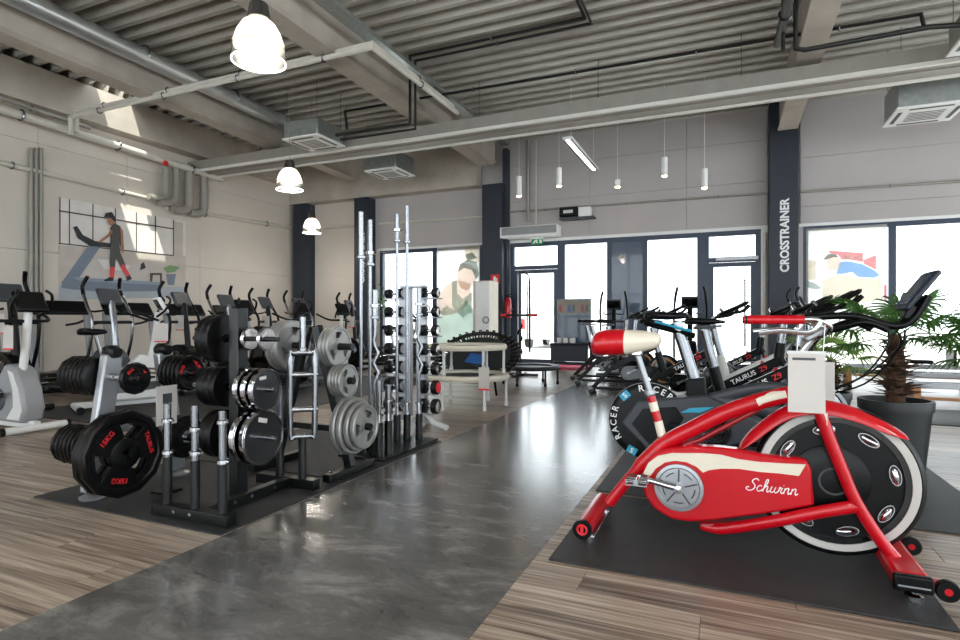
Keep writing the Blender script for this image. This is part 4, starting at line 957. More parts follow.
for x, y, z in ((.27, -.31, .03), (-.27, -.31, .03), (.25, .36, .03), (-.2, .36, .03)): MB().box((x, y, z), (.012, .064, .064)).build('end_cap', 'rubber', rk, bevel=.003)
for z, l in ((.935, .29), (.655, .27), (.385, .27)):
    MB().cyl((-.36, 0, z), (l, 0, z), .014, n=14).build('peg', 'black_metal' if z > .9 else 'chrome', rk)
xs = [yp(a, 0, BY - .31).x - BX for a in (167.5, 195, 222.5)]
hold = [(x, -.31) for x in xs] + [(yp(280, 0, BY + .36).x - BX, .36), (yp(302.5, 0, BY + .36).x - BX, .36)]
for x, y in hold: MB().cyl((x, y, .06), (x, y, .31), .024, n=16).build('bar_holder', 'black_metal', rk)
def short_bar(x, y, z0, top, label, collars):
    r = thing('dumbbell_bar', label, 'barbell', (x, y, z0))
    MB().cyl((0, 0, .0), (0, 0, top - z0), .0195, n=14).build('shaft', 'steel', r)
    for c in collars:
        MB().lathe([(.019, 0), (.029, .003), (.029, .02), (.019, .024)], (0, 0, c - z0), n=16).build('collar', 'chrome', r)
        MB().cyl((.02, 0, c - z0 + .012), (.045, 0, c - z0 + .012), .006, n=8).build('collar_screw', 'chrome', r)
    return r
zt = .31 + MZ
short_bar(BX + xs[0], BY - .31, zt, .60, 'short chrome bar with two collars in the holder next to the lettered plate', (.33, .5))
short_bar(BX + xs[1], BY - .31, zt, .605, 'short chrome bar in the middle holder of black rack', (.345, .47))
short_bar(BX + xs[2], BY - .31, zt, .59, 'short chrome bar in the holder next to the low chrome plates', (.32, .52))
short_bar(BX + hold[3][0], BY + .36, zt, .62, 'short chrome bar behind the low chrome plates', (.35,))
stack('chrome', 3, .115, .03, BX + .05, BY, .655 + MZ, 1, 'outermost of three chrome plates on the middle peg of black rack', 'inner chrome plate on the middle peg of black rack', 'chrome plates on the middle peg', gap=.028)
stack('chrome', 2, .155, .034, BX + .06, BY, .385 + MZ, 1, 'outer large chrome plate on the lowest peg of black rack', 'inner large chrome plate on the lowest peg of black rack', None, gap=.04)
plate('mini', .066, .022, BX + .08, BY, .935 + MZ, 'small chrome plate next to the post on the top peg of black rack')
plate('mini', .066, .022, BX + .20, BY, .935 + MZ, 'small chrome plate at the tip of top peg of black rack')
stack('rubber', 2, .14, .05, BX - .10, BY, .935 + MZ, -1, 'outer black rubber plate on the top peg behind the rack post', 'inner black rubber plate on the top peg behind the rack post', None)
stack('rubber', 3, .115, .045, BX - .08, BY, .655 + MZ, -1, 'outermost black rubber plate on the middle peg behind the rack post', 'black rubber plate on the middle peg behind the rack post', 'black plates behind the rack post')
stack('rubber', 2, .14, .045, BX - .08, BY, .385 + MZ, -1, 'outer black rubber plate on the lowest peg behind the rack post', 'inner black rubber plate on the lowest peg behind the rack post', None)
# triceps bar standing in the far holder
hx = BX + hold[4][0]; hy = BY + .36
def zat(py): d = -hx * SA + hy * CA; return CH - (py - 320) / F * d
tb = thing('triceps_bar', 'chrome triceps bar with rectangular frame standing in the black rack', 'barbell', (hx, hy, zt))
z0_, z1_, z2_ = zat(436) - zt, zat(353) - zt, zat(317) - zt; wv = .072; tv = Vector((.75, .66, 0))
loop = smooth_path([Vector((0, 0, z0_)) - tv * wv * .7, Vector((0, 0, z0_ + .03)) - tv * wv, Vector((0, 0, z1_ - .03)) - tv * wv, Vector((0, 0, z1_)) - tv * wv * .7, Vector((0, 0, z1_)) + tv * wv * .7, Vector((0, 0, z1_ - .03)) + tv * wv, Vector((0, 0, z0_ + .03)) + tv * wv, Vector((0, 0, z0_)) + tv * wv * .7, Vector((0, 0, z0_)) - tv * wv * .7], 3)
MB().tube(loop[:-1], .019, 10, closed=True).build('frame', 'steel', tb)
for k in (.32, .74): MB().cyl(Vector((0, 0, z0_ + (z1_ - z0_) * k)) - tv * wv, Vector((0, 0, z0_ + (z1_ - z0_) * k)) + tv * (wv + .02), .0175, n=12).build('grip_bar', 'steel', tb)
MB().cyl((0, 0, z1_), (0, 0, z2_), .0195, n=14).lathe([(.017, 0), (.028, .004), (.028, .02), (.017, .024)], (0, 0, z1_ + .01), n=14).build('sleeve', 'steel', tb)
MB().cyl((0, 0, 0), (0, 0, z0_ + .01), .014, n=14).build('lower_sleeve', 'chrome', tb)
# ---- black A-frame tree with grey cast plates
CX, CY = -2.66, 3.17
ct = thing('plate_tree', 'black A-frame weight tree loaded with grey cast iron plates', 'weight rack', (CX, CY, MZ))
for s in (-1, 1):
    MB().bar((s * .32, 0, .05), (s * .04, 0, 1.0), .06, .05, up=(0, 1, 0)).build('leg', 'black_metal', ct, bevel=.004)
    MB().bar((s * .32, -.25, .03), (s * .32, .25, .03), .06, .05).build('foot_bar', 'black_metal', ct, bevel=.004)
    for z, l in ((.33, .25), (.63, .2), (.86, .26)):
        xx = s * (.32 - .28 * (z - .05) / .95); MB().cyl((xx, 0, z), (xx + s * l, 0, z), .024, n=16).build('peg', 'black_metal', ct)
for y in (-.2, .2): MB().lathe([(0, 0), (.01, 0), (.012, .01), (0, .012)], (.32, y, .055), n=10).build('bolt', 'chrome', ct)
MB().bar((-.25, 0, .3), (.25, 0, .3), .04, .04).build('cross_bar', 'black_metal', ct)
xl = CX + .32 - .28 * .28 / .95 + .075
plate('grey', .195, .04, xl + .0, CY, .33 + MZ, 'largest grey cast plate at the back of lowest peg on A-frame tree')
plate('grey', .19, .038, xl + .045, CY, .33 + MZ, 'second large grey cast plate on the lowest peg of A-frame tree')
plate('grey', .165, .034, xl + .086, CY, .33 + MZ, 'mid-size grey cast plate on the lowest peg of A-frame tree')
plate('grey', .148, .034, xl + .124, CY, .33 + MZ, 'outermost three-grip grey cast plate on the lowest peg of A-frame tree')
stack('grey', 4, .112, .024, CX + .32 - .28 * .58 / .95 + .06, CY, .63 + MZ, 1, 'outermost small grey plate on the middle peg of A-frame tree', 'small grey plate stacked on the middle peg of A-frame tree', 'small grey plates on the middle peg')
stack('grey', 3, .14, .026, CX + .32 - .28 * .81 / .95 + .07, CY, .86 + MZ, 1, 'outermost three-grip grey plate on the top peg of A-frame tree', 'grey plate behind the outermost on top peg of A-frame tree', 'grey plates on the top peg')
stack('grey', 3, .18, .035, CX - .32 + .28 * .81 / .95 - .08, CY, .86 + MZ, -1, 'outermost large grey plate on the far top peg of A-frame tree', 'large grey plate on the far top peg of A-frame tree', 'large grey plates on the far peg')
# ---- upright barbell holder with long bars
hr = thing('barbell_holder', 'black floor plate with upright sleeves holding long barbells', 'weight rack', (-2.5, 3.95, MZ))
MB().bb(-.22, .2, -.42, .42, 0, .018).build('base_plate', 'black_metal', hr, bevel=.004)
def hbar_at(px, X): p = xp(px, 320, X); return Vector((p.x, p.y, 0)), -p.x * SA + p.y * CA
def barbell(px, X, ytop, label, sl=.34, r=.0145, rs=.021, collar=True, ez=False, lower=.0, hold_h=.22):
    b, d = hbar_at(px, X); zt_ = CH - (ytop - 320) / F * d; zb_ = .03
    MB().lathe([(.031, 0), (.031, hold_h), (.027, hold_h), (.027, .01)], (b.x + 2.5, b.y - 3.95, .018), n=18).build('sleeve', 'black_metal', hr)
    o = thing('barbell', label, 'barbell', (b.x, b.y, zb_))
    H = zt_ - zb_
    if not ez: MB().cyl((0, 0, .02), (0, 0, H - sl), r, n=14).build('shaft', 'steel', o)
    else:
        w_ = .024; ks = [0, .3, .42, .52, .62, .72, .82, 1]; xs_ = [0, 0, w_, -.3 * w_, .9 * w_, -.3 * w_, 0, 0]
        z1 = .3; z2 = H - sl
        MB().tube(smooth_path([(x * .8, x * .6, z1 + (z2 - z1) * k) for k, x in zip(ks, xs_)], 6), r, 12).build('shaft', 'steel', o)
    MB().cyl((0, 0, H - sl), (0, 0, H), rs, n=18).lathe([(.02, -.02), (.034, -.016), (.034, .0), (.026, .004)], (0, 0, H - sl), n=18).build('top_sleeve', 'steel', o)
    MB().cyl((0, 0, 0.0), (0, 0, .3), rs * .98, n=18).lathe([(.026, 0), (.034, .003), (.034, .018), (.02, .022)], (0, 0, .3), n=18).build('bottom_sleeve', 'chrome', o)
    if collar:
        MB().lathe([(.026, 0), (.036, .003), (.036, .022), (.026, .026)], (0, 0, H - sl + .07), n=16).cyl((.03, 0, H - sl + .082), (.06, .0, H - sl + .082), .006, n=8).build('collar', 'chrome', o)
    return o
barbell(361, -2.58, 212, 'long barbell with plain pale sleeve standing nearest the grey plate tree', collar=False, r=.0135)
barbell(370, -2.56, 220, 'long barbell with spinlock collar next to the plain barbell', r=.0135)
barbell(375, -2.45, 290, 'wavy curl bar standing between the grey plates and short bars', sl=.2, ez=True, rs=.021)
barbell(397, -2.56, 214, 'slim long barbell standing right of the short bars', rs=.017, sl=.22, r=.0125)
barbell(407, -2.5, 206, 'tallest slim barbell beside the dumbbell tower', rs=.018, sl=.3, r=.0125, collar=False)
barbell(419, -2.42, 288, 'wavy curl bar standing in front of the dumbbell tower', sl=.22, ez=True, rs=.02)
barbell(379, -2.38, 380, 'short chrome dumbbell bar next to the wavy curl bar', sl=.2, hold_h=.26, rs=.023, collar=False)
barbell(388.5, -2.36, 385, 'short thick chrome bar with collar at the holder edge', sl=.2, hold_h=.26, rs=.026, collar=True)
# ---- dumbbell tower
DX, DY = -2.78, 4.78
dt = thing('dumbbell_tower', 'silver upright dumbbell tower with splayed feet', 'weight rack', (DX, DY, 0))
MB().bar((-.09, 0, .08), (-.09, 0, 1.36), .06, .13, up=(1, 0, 0)).build('upright', 'silver', dt, bevel=.006)
MB().bar((.09, 0, .08), (.09, 0, 1.36), .06, .10, up=(1, 0, 0)).build('upright', 'silver', dt, bevel=.006)
MB().bb(-.13, .13, -.05, .05, 1.36, 1.385).build('top_plate', 'silver', dt, bevel=.004)
for s in (-1, 1):
    MB().tube([(s * .08, 0, .2), (s * .22, 0, .07), (s * .36, 0, .03)], .035, 10, flat=.8).build('foot', 'bike_white', dt)
    MB().bar((0, 0, .1), (0, s * .3, .03), .06, .05).build('foot', 'bike_white', dt, bevel=.006)
for i in range(7):
    z = .20 + i * .182; rr = .072 - .004 * i
    for s in (-1, 1):
        MB().bar((s * .1, 0, z - .035), (s * .27, 0, z - .035), .16, .012).build('cradle', 'silver', dt, bevel=.003)
        d = thing('dumbbell', ('black and chrome dumbbell on tier %s of the tower, aisle side' if s > 0 else 'black and chrome dumbbell on tier %s of the tower, wall side') % ('one', 'two', 'three', 'four', 'five', 'six', 'seven')[i], 'dumbbell', (DX + s * .195, DY - .04, z - .028 + rr * .87), 0, 'dumbbells on the tower')
        MB().cyl((-.06, 0, 0), (.06, 0, 0), .014, n=12).build('handle', 'chrome', d)
        for q in (-1, 1):
            MB().lathe([(.02, .032), (rr * .9, .036), (rr, .042), (rr, .084), (rr * .9, .09), (0, .09)] if q > 0 else [(0, -.09), (rr * .9, -.09), (rr, -.084), (rr, -.042), (rr * .9, -.036), (.02, -.032)], (0, 0, 0), (1, 0, 0), 14).build('head', 'rubber', d)
            MB().lathe([(0, 0), (rr * .72, 0), (rr * .72, .004), (0, .005)], (q * .09, 0, 0), (q, 0, 0), 14).build('end_disc', 'red_matte' if (i == 1 and s > 0 and q > 0) else 'chrome', d)
# ================================================================ MACHINES
def add_saddle(root, x, z, L=.27, wd=.085, h=.035, mt='black', nose=None):
    S = saddle_secs(x - L * .55, x + L * .45, wd, .03, h, z)
    return MB().loft(S, 14).build('saddle', mt, root)
def pedals(root, x, z, y, ang=.3, r=.17):
    c = bpy.data.objects.new('crank', None); COL.objects.link(c); c.parent = root
    MB().cyl((x, -y, z), (x, y, z), .018, n=12).build('axle', 'steel', c)
    for s in (-1, 1):
        a = ang + (PI if s > 0 else 0); e = (x + r * math.cos(a), s * y, z + r * math.sin(a))
        MB().bar((x, s * y, z), e, .015, .028, up=(0, 1, 0)).build('crank_arm', 'steel', c, bevel=.003)
        MB().box((e[0], s * (y + .06), e[2]), (.1, .09, .025)).build('pedal', 'black', c, bevel=.006)
    return c
def empty_child(name, root):
    o = bpy.data.objects.new(name, None); COL.objects.link(o); o.parent = root; return o
def tagcard(root, x, y, z, w_=.15, h_=.21):
    MB().bb(x, x + w_, y - .002, y + .002, z - h_, z).build('price_tag', 'paper', root, smooth=False)
    MB().bb(x, x + w_, y - .003, y + .003, z - h_ - .012, z - h_).build('tag_edge', 'print_red', root, smooth=False)
def ergometer(label, body='bike_grey', trim='bike_white', card=False, con='black'):
    r = thing('exercise_bike', label, 'exercise bike')
    for x in (-.48, .46):
        MB().cyl((x, -.26, .045), (x, .26, .045), .035, n=14).build('stabilizer', trim, r)
        for s in (-1, 1): MB().cyl((x, s * .26, .045), (x, s * .29, .045), .04, n=14).build('foot_cap', 'black', r)
    MB().bar((-.5, 0, .07), (.48, 0, .07), .07, .07).build('base_beam', trim, r, bevel=.01)
    b = MB().xz([(-.32, .09), (.40, .09), (.45, .22), (.40, .42), (.27, .60), (.14, .64), (.03, .52), (-.12, .36), (-.30, .24)], -.095, .095).build('body_shell', body, r, bevel=.03)
    for s in (-1, 1):
        MB().xz([(.18, .12), (.38, .12), (.42, .22), (.37, .40), (.27, .56), (.20, .58), (.28, .40), (.29, .24)], s * .096 - .004, s * .096 + .004).build('trim_panel', trim, b, smooth=False)
        MB().lathe([(0, -.012), (.09, -.01), (.11, 0), (.09, .01), (0, .012)], (.05, s * .10, .30), (0, 1, 0), 24).build('crank_cover', 'plastic_grey', b)
    pedals(r, .05, .30, .14, .4)
    MB().tube([(-.16, 0, .25), (-.22, 0, .50)], [.05, .04], 14).build('seat_tube', trim, r)
    MB().tube([(-.21, 0, .48), (-.30, 0, .86)], .023, 12).build('seat_post', 'steel', r)
    add_saddle(r, -.32, .905, .29, .105, .042)
    MB().tube(smooth_path([(.24, 0, .52), (.30, 0, .80), (.34, 0, 1.14)], 4), .034, 14, flat=1.1).build('mast', trim, r)
    MB().tube(smooth_path([(.02, -.24, 1.14), (.08, -.25, 1.12), (.26, -.22, 1.05), (.32, -.08, 1.04), (.32, .08, 1.04), (.26, .22, 1.05), (.08, .25, 1.12), (.02, .24, 1.14)], 4), .016, 10).build('handlebar', 'black', r)
    for s in (-1, 1): MB().tube(smooth_path([(.30, s * .1, 1.08), (.38, s * .16, 1.16), (.44, s * .15, 1.28), (.40, s * .12, 1.33)], 4), .014, 8).build('upper_grip', 'black', r)
    c = MB().box((.37, 0, 1.22), (.05, .27, .22), (0, -.5, 0)).build('console', con, r, bevel=.03)
    MB().box((.345, 0, 1.23), (.03, .20, .15), (0, -.5, 0)).build('console_face', 'black_gloss', c, bevel=.012)
    MB().box((.325, 0, 1.245), (.012, .13, .07), (0, -.5, 0)).build('display', 'screen', c, smooth=False)
    if card: tagcard(r, .26, -.16, 1.0)
    return r
def crosstrainer(label, body='plastic_grey', trim='bike_grey', rim=None, card=False):
    r = thing('crosstrainer', label, 'crosstrainer')
    MB().bar((-.8, 0, .07), (.75, 0, .07), .08, .07).build('base_rail', 'black_metal', r, bevel=.008)
    for x in (-.82, .78):
        MB().cyl((x, -.28, .045), (x, .28, .045), .035, n=14).build('stabilizer', 'black_metal', r)
    b = MB().xz(arc(.48, .40, .29, -.5, PI * .95, 14) + [(.15, .2), (.2, .1), (.7, .1)], -.1, .1).build('drive_housing', body, r, bevel=.02)
    for s in (-1, 1):
        MB().lathe([(.0, -.01), (.20, -.008), (.215, 0), (.20, .008), (0, .01)], (.48, s * .105, .38), (0, 1, 0), 28).build('crank_disc', 'black_gloss', b)
        if rim: MB().torus((.48, s * .117, .38), .15, .012, (0, 1, 0), 28, 6).build('accent_ring', rim, b)
    MB().tube(smooth_path([(.60, 0, .55), (.56, 0, .95), (.50, 0, 1.30)], 4), .045, 14, flat=.8).build('mast', trim, r)
    for s in (-1, 1):
        arm = empty_child('moving_arm', r); y = s * .27
        MB().tube(smooth_path([(.34, y, .32), (.50, y, .75), (.53, y, 1.05), (.44, y, 1.22), (.34, y * .95, 1.38), (.30, y * .9, 1.50)], 4), .020, 10).build('arm_tube', trim, arm)
        MB().tube(smooth_path([(.34, y * .95, 1.38), (.30, y * .9, 1.50), (.36, y * .8, 1.62)], 4), .024, 10).build('grip', 'black', arm)
        MB().cyl((.53, 0, 1.02), (.53, y, 1.02), .022, n=10).build('pivot', 'black_metal', arm)
        pb = empty_child('pedal_arm', r); y = s * .17
        MB().tube([(.34, y + s * .1, .32), (.30, y, .30), (-.72, y, .22 + s * .06)], .024, 10).build('pedal_tube', trim, pb)
        MB().box((-.42, y, .29 + s * .04), (.38, .15, .03), (0, .06 * s, 0)).bar((-.24, y - .06, .32 + s * .04), (-.24, y + .06, .32 + s * .04), .02, .06).build('foot_plate', 'black', pb, bevel=.01)
    c = MB().box((.46, 0, 1.36), (.05, .30, .24), (0, -.5, 0)).build('console', 'plastic_grey', r, bevel=.025)
    MB().box((.435, 0, 1.37), (.025, .24, .17), (0, -.5, 0)).build('console_face', 'black_gloss', c, bevel=.01)
    MB().box((.42, 0, 1.39), (.01, .14, .08), (0, -.5, 0)).build('display', 'screen_lit', c, smooth=False)
    MB().tube(smooth_path([(.46, -.05, 1.18), (.38, -.16, 1.16), (.28, -.2, 1.2)], 4), .013, 8).tube(smooth_path([(.46, .05, 1.18), (.38, .16, 1.16), (.28, .2, 1.2)], 4), .013, 8).build('fixed_handle', 'black', r)
    if card: tagcard(r, .5, -.14, 1.12)
    return r
def treadmill(label):
    r = thing('treadmill', label, 'treadmill')
    MB().bb(-.9, .9, -.38, .38, .06, .15).build('deck', 'plastic_grey', r, bevel=.02)
    MB().bb(-.88, .6, -.25, .25, .15, .156).build('belt', 'rubber', r, smooth=False)
    MB().bb(.55, .95, -.36, .36, .10, .27).build('motor_cover', 'black', r, bevel=.04)
    for s in (-1, 1):
        MB().bb(-.9, .55, s * .32 - .05, s * .32 + .05, .15, .165).build('side_rail', 'bike_grey', r, bevel=.005)
        MB().bar((.78, s * .40, .06), (.60, s * .40, 1.18), .05, .09, up=(0, 1, 0)).build('upright', 'bike_grey', r, bevel=.012)
        MB().tube(smooth_path([(.60, s * .38, 1.05), (.40, s * .38, 1.0), (.15, s * .37, .97)], 4), .02, 10).build('handrail', 'black', r)
        MB().bb(-.85, -.75, s * .36 - .03, s * .36 + .03, 0, .06).bb(.75, .85, s * .36 - .03, s * .36 + .03, 0, .06).build('foot', 'rubber', r)
    c = MB().box((.58, 0, 1.24), (.06, .86, .26), (0, -.6, 0)).build('console', 'black', r, bevel=.03)
    MB().box((.55, 0, 1.25), (.01, .45, .15), (0, -.6, 0)).build('display', 'screen', c, smooth=False)
    return r
def spin_bike(label, accent='red_matte', fw='steel', brand=True, white=False):
    r = thing('indoor_bike', label, 'exercise bike'); fm = 'bike_white' if white else 'black'
    for x in (-.55, .55):
        MB().bar((x, -.27, .045), (x, .27, .045), .07, .05).build('stabilizer', 'black_metal', r, bevel=.01)
        for s in (-1, 1): MB().cyl((x, s * .24, 0), (x, s * .24, .03), .02, n=10).build('leveling_foot', 'rubber', r)
    f = MB(); f.bar((-.27, 0, .36), (.36, 0, .70), .07, .085); f.bar((-.22, 0, .42), (-.55, 0, .06), .06, .06); f.bar((.30, 0, .28), (-.18, 0, .33), .05, .06); f.bar((.55, 0, .06), (-.5, 0, .06), .05, .04)
    f.build('frame', fm, r, bevel=.012)
    for s in (-1, 1): MB().bar((.32, s * .05, .72), (.55, s * .07, .07), .02, .06, up=(0, 1, 0)).build('fork_leg', fm, r, bevel=.005)
    MB().lathe([(.05, -.022), (.19, -.012), (.20, -.022), (.225, -.022), (.225, .022), (.20, .022), (.19, .012), (.05, .022)], (.44, 0, .34), (0, 1, 0), 36).build('flywheel', fw, r)
    MB().lathe([(0, -.05), (.05, -.05), (.05, .05), (0, .05)], (.44, 0, .34), (0, 1, 0), 18).build('flywheel_hub', 'black', r)
    MB().xz(arc(-.04, .30, .11, PI / 2, PI * 1.5, 8) + arc(.40, .33, .06, -PI / 2, PI / 2, 6), -.085, -.05).build('chain_guard', 'black_gloss', r, bevel=.008)
    pedals(r, -.04, .30, .12, .5)
    MB().tube([(-.20, 0, .40), (-.27, 0, .66)], .036, 14, flat=1.2).build('seat_tube', fm, r)
    MB().tube([(-.26, 0, .64), (-.335, 0, .96)], .024, 12, flat=1.4).build('seat_post', 'steel', r)
    MB().bar((-.42, 0, .975), (-.25, 0, .985), .035, .025).build('seat_slider', 'black_metal', r)
    add_saddle(r, -.34, 1.03, .28, .075, .03)
    MB().tube([(.31, 0, .66), (.33, 0, .84)], .036, 14, flat=1.2).build('head_tube', fm, r)
    MB().tube([(.33, 0, .82), (.355, 0, 1.05)], .024, 12, flat=1.4).build('bar_post', 'steel', r)
    h = MB()
    for s in (-1, 1):
        h.tube(smooth_path([(.36, 0, 1.07), (.36, s * .12, 1.07), (.38, s * .22, 1.08), (.50, s * .24, 1.10), (.60, s * .23, 1.16)], 5), .016, 10)
        h.tube(smooth_path([(.38, s * .06, 1.08), (.50, s * .06, 1.12), (.66, s * .05, 1.15), (.74, s * .05, 1.22)], 5), .017, 10)
    h.build('handlebar', 'black', r)
    for s in (-1, 1): MB().loft([(.40, s * .13, 1.10, .03, .018), (.43, s * .13, 1.115, .042, .024), (.62, s * .13, 1.20, .04, .024), (.70, s * .13, 1.245, .032, .022), (.72, s * .13, 1.255, .015, .012)], 12).build('arm_pad', 'black', r)
    MB().box((.46, 0, 1.14), (.03, .09, .12), (0, -.7, 0)).build('console', 'black_gloss', r, bevel=.008)
    MB().cyl((.17, 0, .60), (.18, 0, .67), .014, n=12).build('resistance_knob', accent, r)
    if brand:
        d = Vector((.63, 0, .34)).normalized(); u = Vector((-d.z, 0, d.x)); o = Vector((.02, -.036, .513))
        text('lettering', 'TAURUS', .062, Mat3(o, d, u), 'print_white', r, bold=.001); text('lettering', 'Z9', .062, Mat3(o + d * .19, d, u), 'print_red', r, bold=.001)
    return r
# ---- left hall: exercise bikes, crosstrainers, treadmill
e0 = ergometer('grey and white exercise bike at the end of the row by the left wall', card=True); e0.location = (-6.38, 3.2, 0)
ez_ = ergometer('white exercise bike with large pale console behind the silver weight tree', body='bike_white', trim='bike_white', card=True, con='white'); ez_.location = (-6.55, 4.5, MZ); ez_.rotation_euler.z = 1.15
ed = ergometer('dark exercise bike behind the black barbell rack', body='black', trim='plastic_grey', card=True); ed.location = (-6.35, 5.75, MZ)
place(ed, (-6.3, 6.8, MZ), .1, 'dark exercise bike behind the grey plate tree, left of the crosstrainers')
place(e0, (-6.25, 7.8, MZ), -.1, 'grey and white exercise bike behind the grey plate tree, next to dark ones')
place(ed, (-5.6, 9.3, 0), .2, 'dark exercise bike seen between the tall barbells')
c0 = crosstrainer('black crosstrainer with price tag next to the end exercise bike', body='black', trim='black', card=True); c0.location = (-8.0, 3.8, 0)
c1 = crosstrainer('silver-masted crosstrainer with grey housing below the wall poster', trim='steel'); c1.location = (-8.0, 4.95, 0)
labs = ['crosstrainer below the potted plant of the wall poster', 'crosstrainer left of the black rack post, near the pipe bends', 'crosstrainer right behind the black barbell rack post', 'crosstrainer in front of the corner column', 'crosstrainer right of the corner column', 'crosstrainer behind the tall barbells, by the lettered column', 'crosstrainer at the very end of the left wall row']
for i, (x, y, rz) in enumerate(((-7.95, 5.95, .1), (-8.0, 6.85, .05), (-8.1, 7.8, .1), (-8.1, 8.75, -.05), (-7.7, 9.75, .1), (-6.9, 10.75, .1), (-8.2, 2.9, 0))):
    place((c0, c1)[i % 2], (x, y, 0), rz, ('all-black ' if i % 2 == 0 else 'silver-masted ') + labs[i], 'crosstrainers along the left wall')
t0 = treadmill('folding treadmill with wide console below the wall poster'); t0.location = (-10.0, 6.5, 0)
for x, y, l in ((-10.0, 5.4, 'treadmill below the wall poster, next to the vertical pipes'), (-10.0, 7.6, 'treadmill below the pipe bends on the left wall'), (-10.0, 8.7, 'treadmill by the left wall, nearest the corner column'), (-10.1, 4.2, 'treadmill by the left wall behind the end exercise bike')): place(t0, (x, y, 0), 0, l, 'treadmills along the left wall')
# ---- right hall: racer bike with printed disc wheel
Y0 = 4.12
rb = thing('exercise_bike', 'black racer exercise bike with lettered disc wheel and tablet handlebar', 'exercise bike', (0, Y0, MZ))
dc = L3(648, 421, Y0); dc.y = 0; RR = .268
wdk = empty_child('disc_wheel', rb)
MB().lathe([(0, -.02), (RR - .055, -.03), (RR - .012, -.024), (RR, -.012), (RR, .012), (RR - .012, .024), (RR - .055, .03), (0, .02)], dc, (0, 1, 0), 60).build('disc', 'black', wdk)
MB().lathe([(RR - .006, -.013), (RR + .003, -.008), (RR + .003, .008), (RR - .006, .013), (RR - .006, -.013)], dc, (0, 1, 0), 60).build('disc_edge', 'bike_grey', wdk)
def ring_text(s, a_mid, step, size, mt):
    for i, ch in enumerate(s):
        a = a_mid - (i - (len(s) - 1) / 2) * step; u = Vector((math.cos(a), 0, math.sin(a))); v = Vector((math.sin(a), 0, -math.cos(a)))
        text('lettering', ch, size, Mat3(dc + u * (RR - .035) + Vector((0, -.0305, 0)), v, u), mt, wdk, bold=.0006)
ring_text('RACER', PI * 1.03, .22, .062, 'print_white'); ring_text('RACER', PI * .42, .22, .062, 'print_white'); ring_text('RACER', -.6, .22, .062, 'print_white')
for a in (PI * .73, PI * 1.35, .15):
    u = Vector((math.cos(a), 0, math.sin(a))); v = Vector((math.sin(a), 0, -math.cos(a)))
    p = [dc + u * (RR - .035) + u * i * .026 + v * j * .034 + Vector((0, -.0305, 0)) for i, j in ((-1, -1), (1, -1), (1, 1), (-1, 1))]
    MB().add(p + [q + Vector((0, .003, 0)) for q in p], [(0, 1, 2, 3), (7, 6, 5, 4), (0, 4, 5, 1), (1, 5, 6, 2), (2, 6, 7, 3), (3, 7, 4, 0)]).build('badge', 'print_blue', wdk, smooth=False)
    text('lettering', 'S', .05, Mat3(dc + u * (RR - .035) + Vector((0, -.032, 0)), v, u), 'print_white', wdk, bold=.001)
YN2 = Y0 - .10
sh_ = MB().xz(lz([(621, 423), (637, 401), (705, 396), (724, 404), (765, 424), (765, 440), (700, 452), (650, 454)], YN2), -.10, .09).build('drive_shell', 'plastic_grey', rb, bevel=.015)
MB().xz(lz([(632, 424), (643, 408.5), (676, 407), (684, 418), (668, 441), (651, 446)], YN2), -.106, -.098).build('side_panel', 'black', sh_, bevel=.003)
MB().xz(lz([(680, 412.5), (690, 408), (714, 407), (700, 412.5)], YN2), -.106, -.098).build('accent_stripe', 'print_blue', sh_, smooth=False)
ck = L3(715, 431, YN2); MB().torus(ck + Vector((0, -.02, 0)), .085, .012, (0, 1, 0), 32, 6).lathe([(0, -.02), (.06, -.02), (.07, 0), (0, 0)], ck, (0, 1, 0), 24).build('chain_ring', 'black_gloss', sh_)
MB().tube([L3(716, 401, Y0), L3(760, 408, Y0), L3(800, 418, Y0)], .035, 12, flat=1.4).build('down_tube', 'plastic_grey', rb)
MB().tube(smooth_path([L3(706, 400, Y0), L3(760, 388, Y0), L3(795, 391, Y0), L3(806, 396, Y0)], 4), .03, 12, flat=1.3).build('top_tube', 'plastic_grey', rb)
MB().xz(lz([(686, 379), (705, 377), (707, 399), (687, 400)], Y0), -.05, .05).build('seat_clamp', 'black', rb, bevel=.01)
MB().tube([L3(696, 385, Y0), L3(676, 322, Y0)], .026, 14, flat=1.5).build('seat_post', 'steel', rb)
MB().tube([L3(645, 323, Y0), L3(695, 336, Y0)], .028, 12, flat=.7).build('seat_slider', 'black', rb)
MB().tube([L3(655, 321.5, Y0 - .03), L3(692, 331.5, Y0 - .03)], .012, 8, flat=.8).build('slider_stripe', 'print_blue', rb)
sd_ = L3(672, 316, Y0); add_saddle(rb, sd_.x - .02, sd_.z, .3, .075, .03)
cx_ = L3(806, 400, Y0)
MB().tube([cx_, cx_ + Vector((.02, 0, .34)), cx_ + Vector((.09, 0, .44))], [.032, .024, .024], 12).build('head_tube', 'black', rb)
MB().tube([cx_ + Vector((.0, 0, .02)), (cx_.x + .08, 0, .05)], .035, 12).bar((cx_.x + .08, -.27, .035), (cx_.x + .08, .27, .035), .06, .05).build('front_stabilizer', 'black', rb)
MB().bar((-.42, -.27, .035), (-.42, .27, .035), .06, .05).bar((-.42, 0, .05), (cx_.x + .08, 0, .05), .05, .05).build('base_frame', 'black', rb, bevel=.008)
pc = pedals(rb, dc.x + .36, .30, .14, 2.9); pc.name = 'crank'
hbk = empty_child('handlebar', rb)
hz = .96
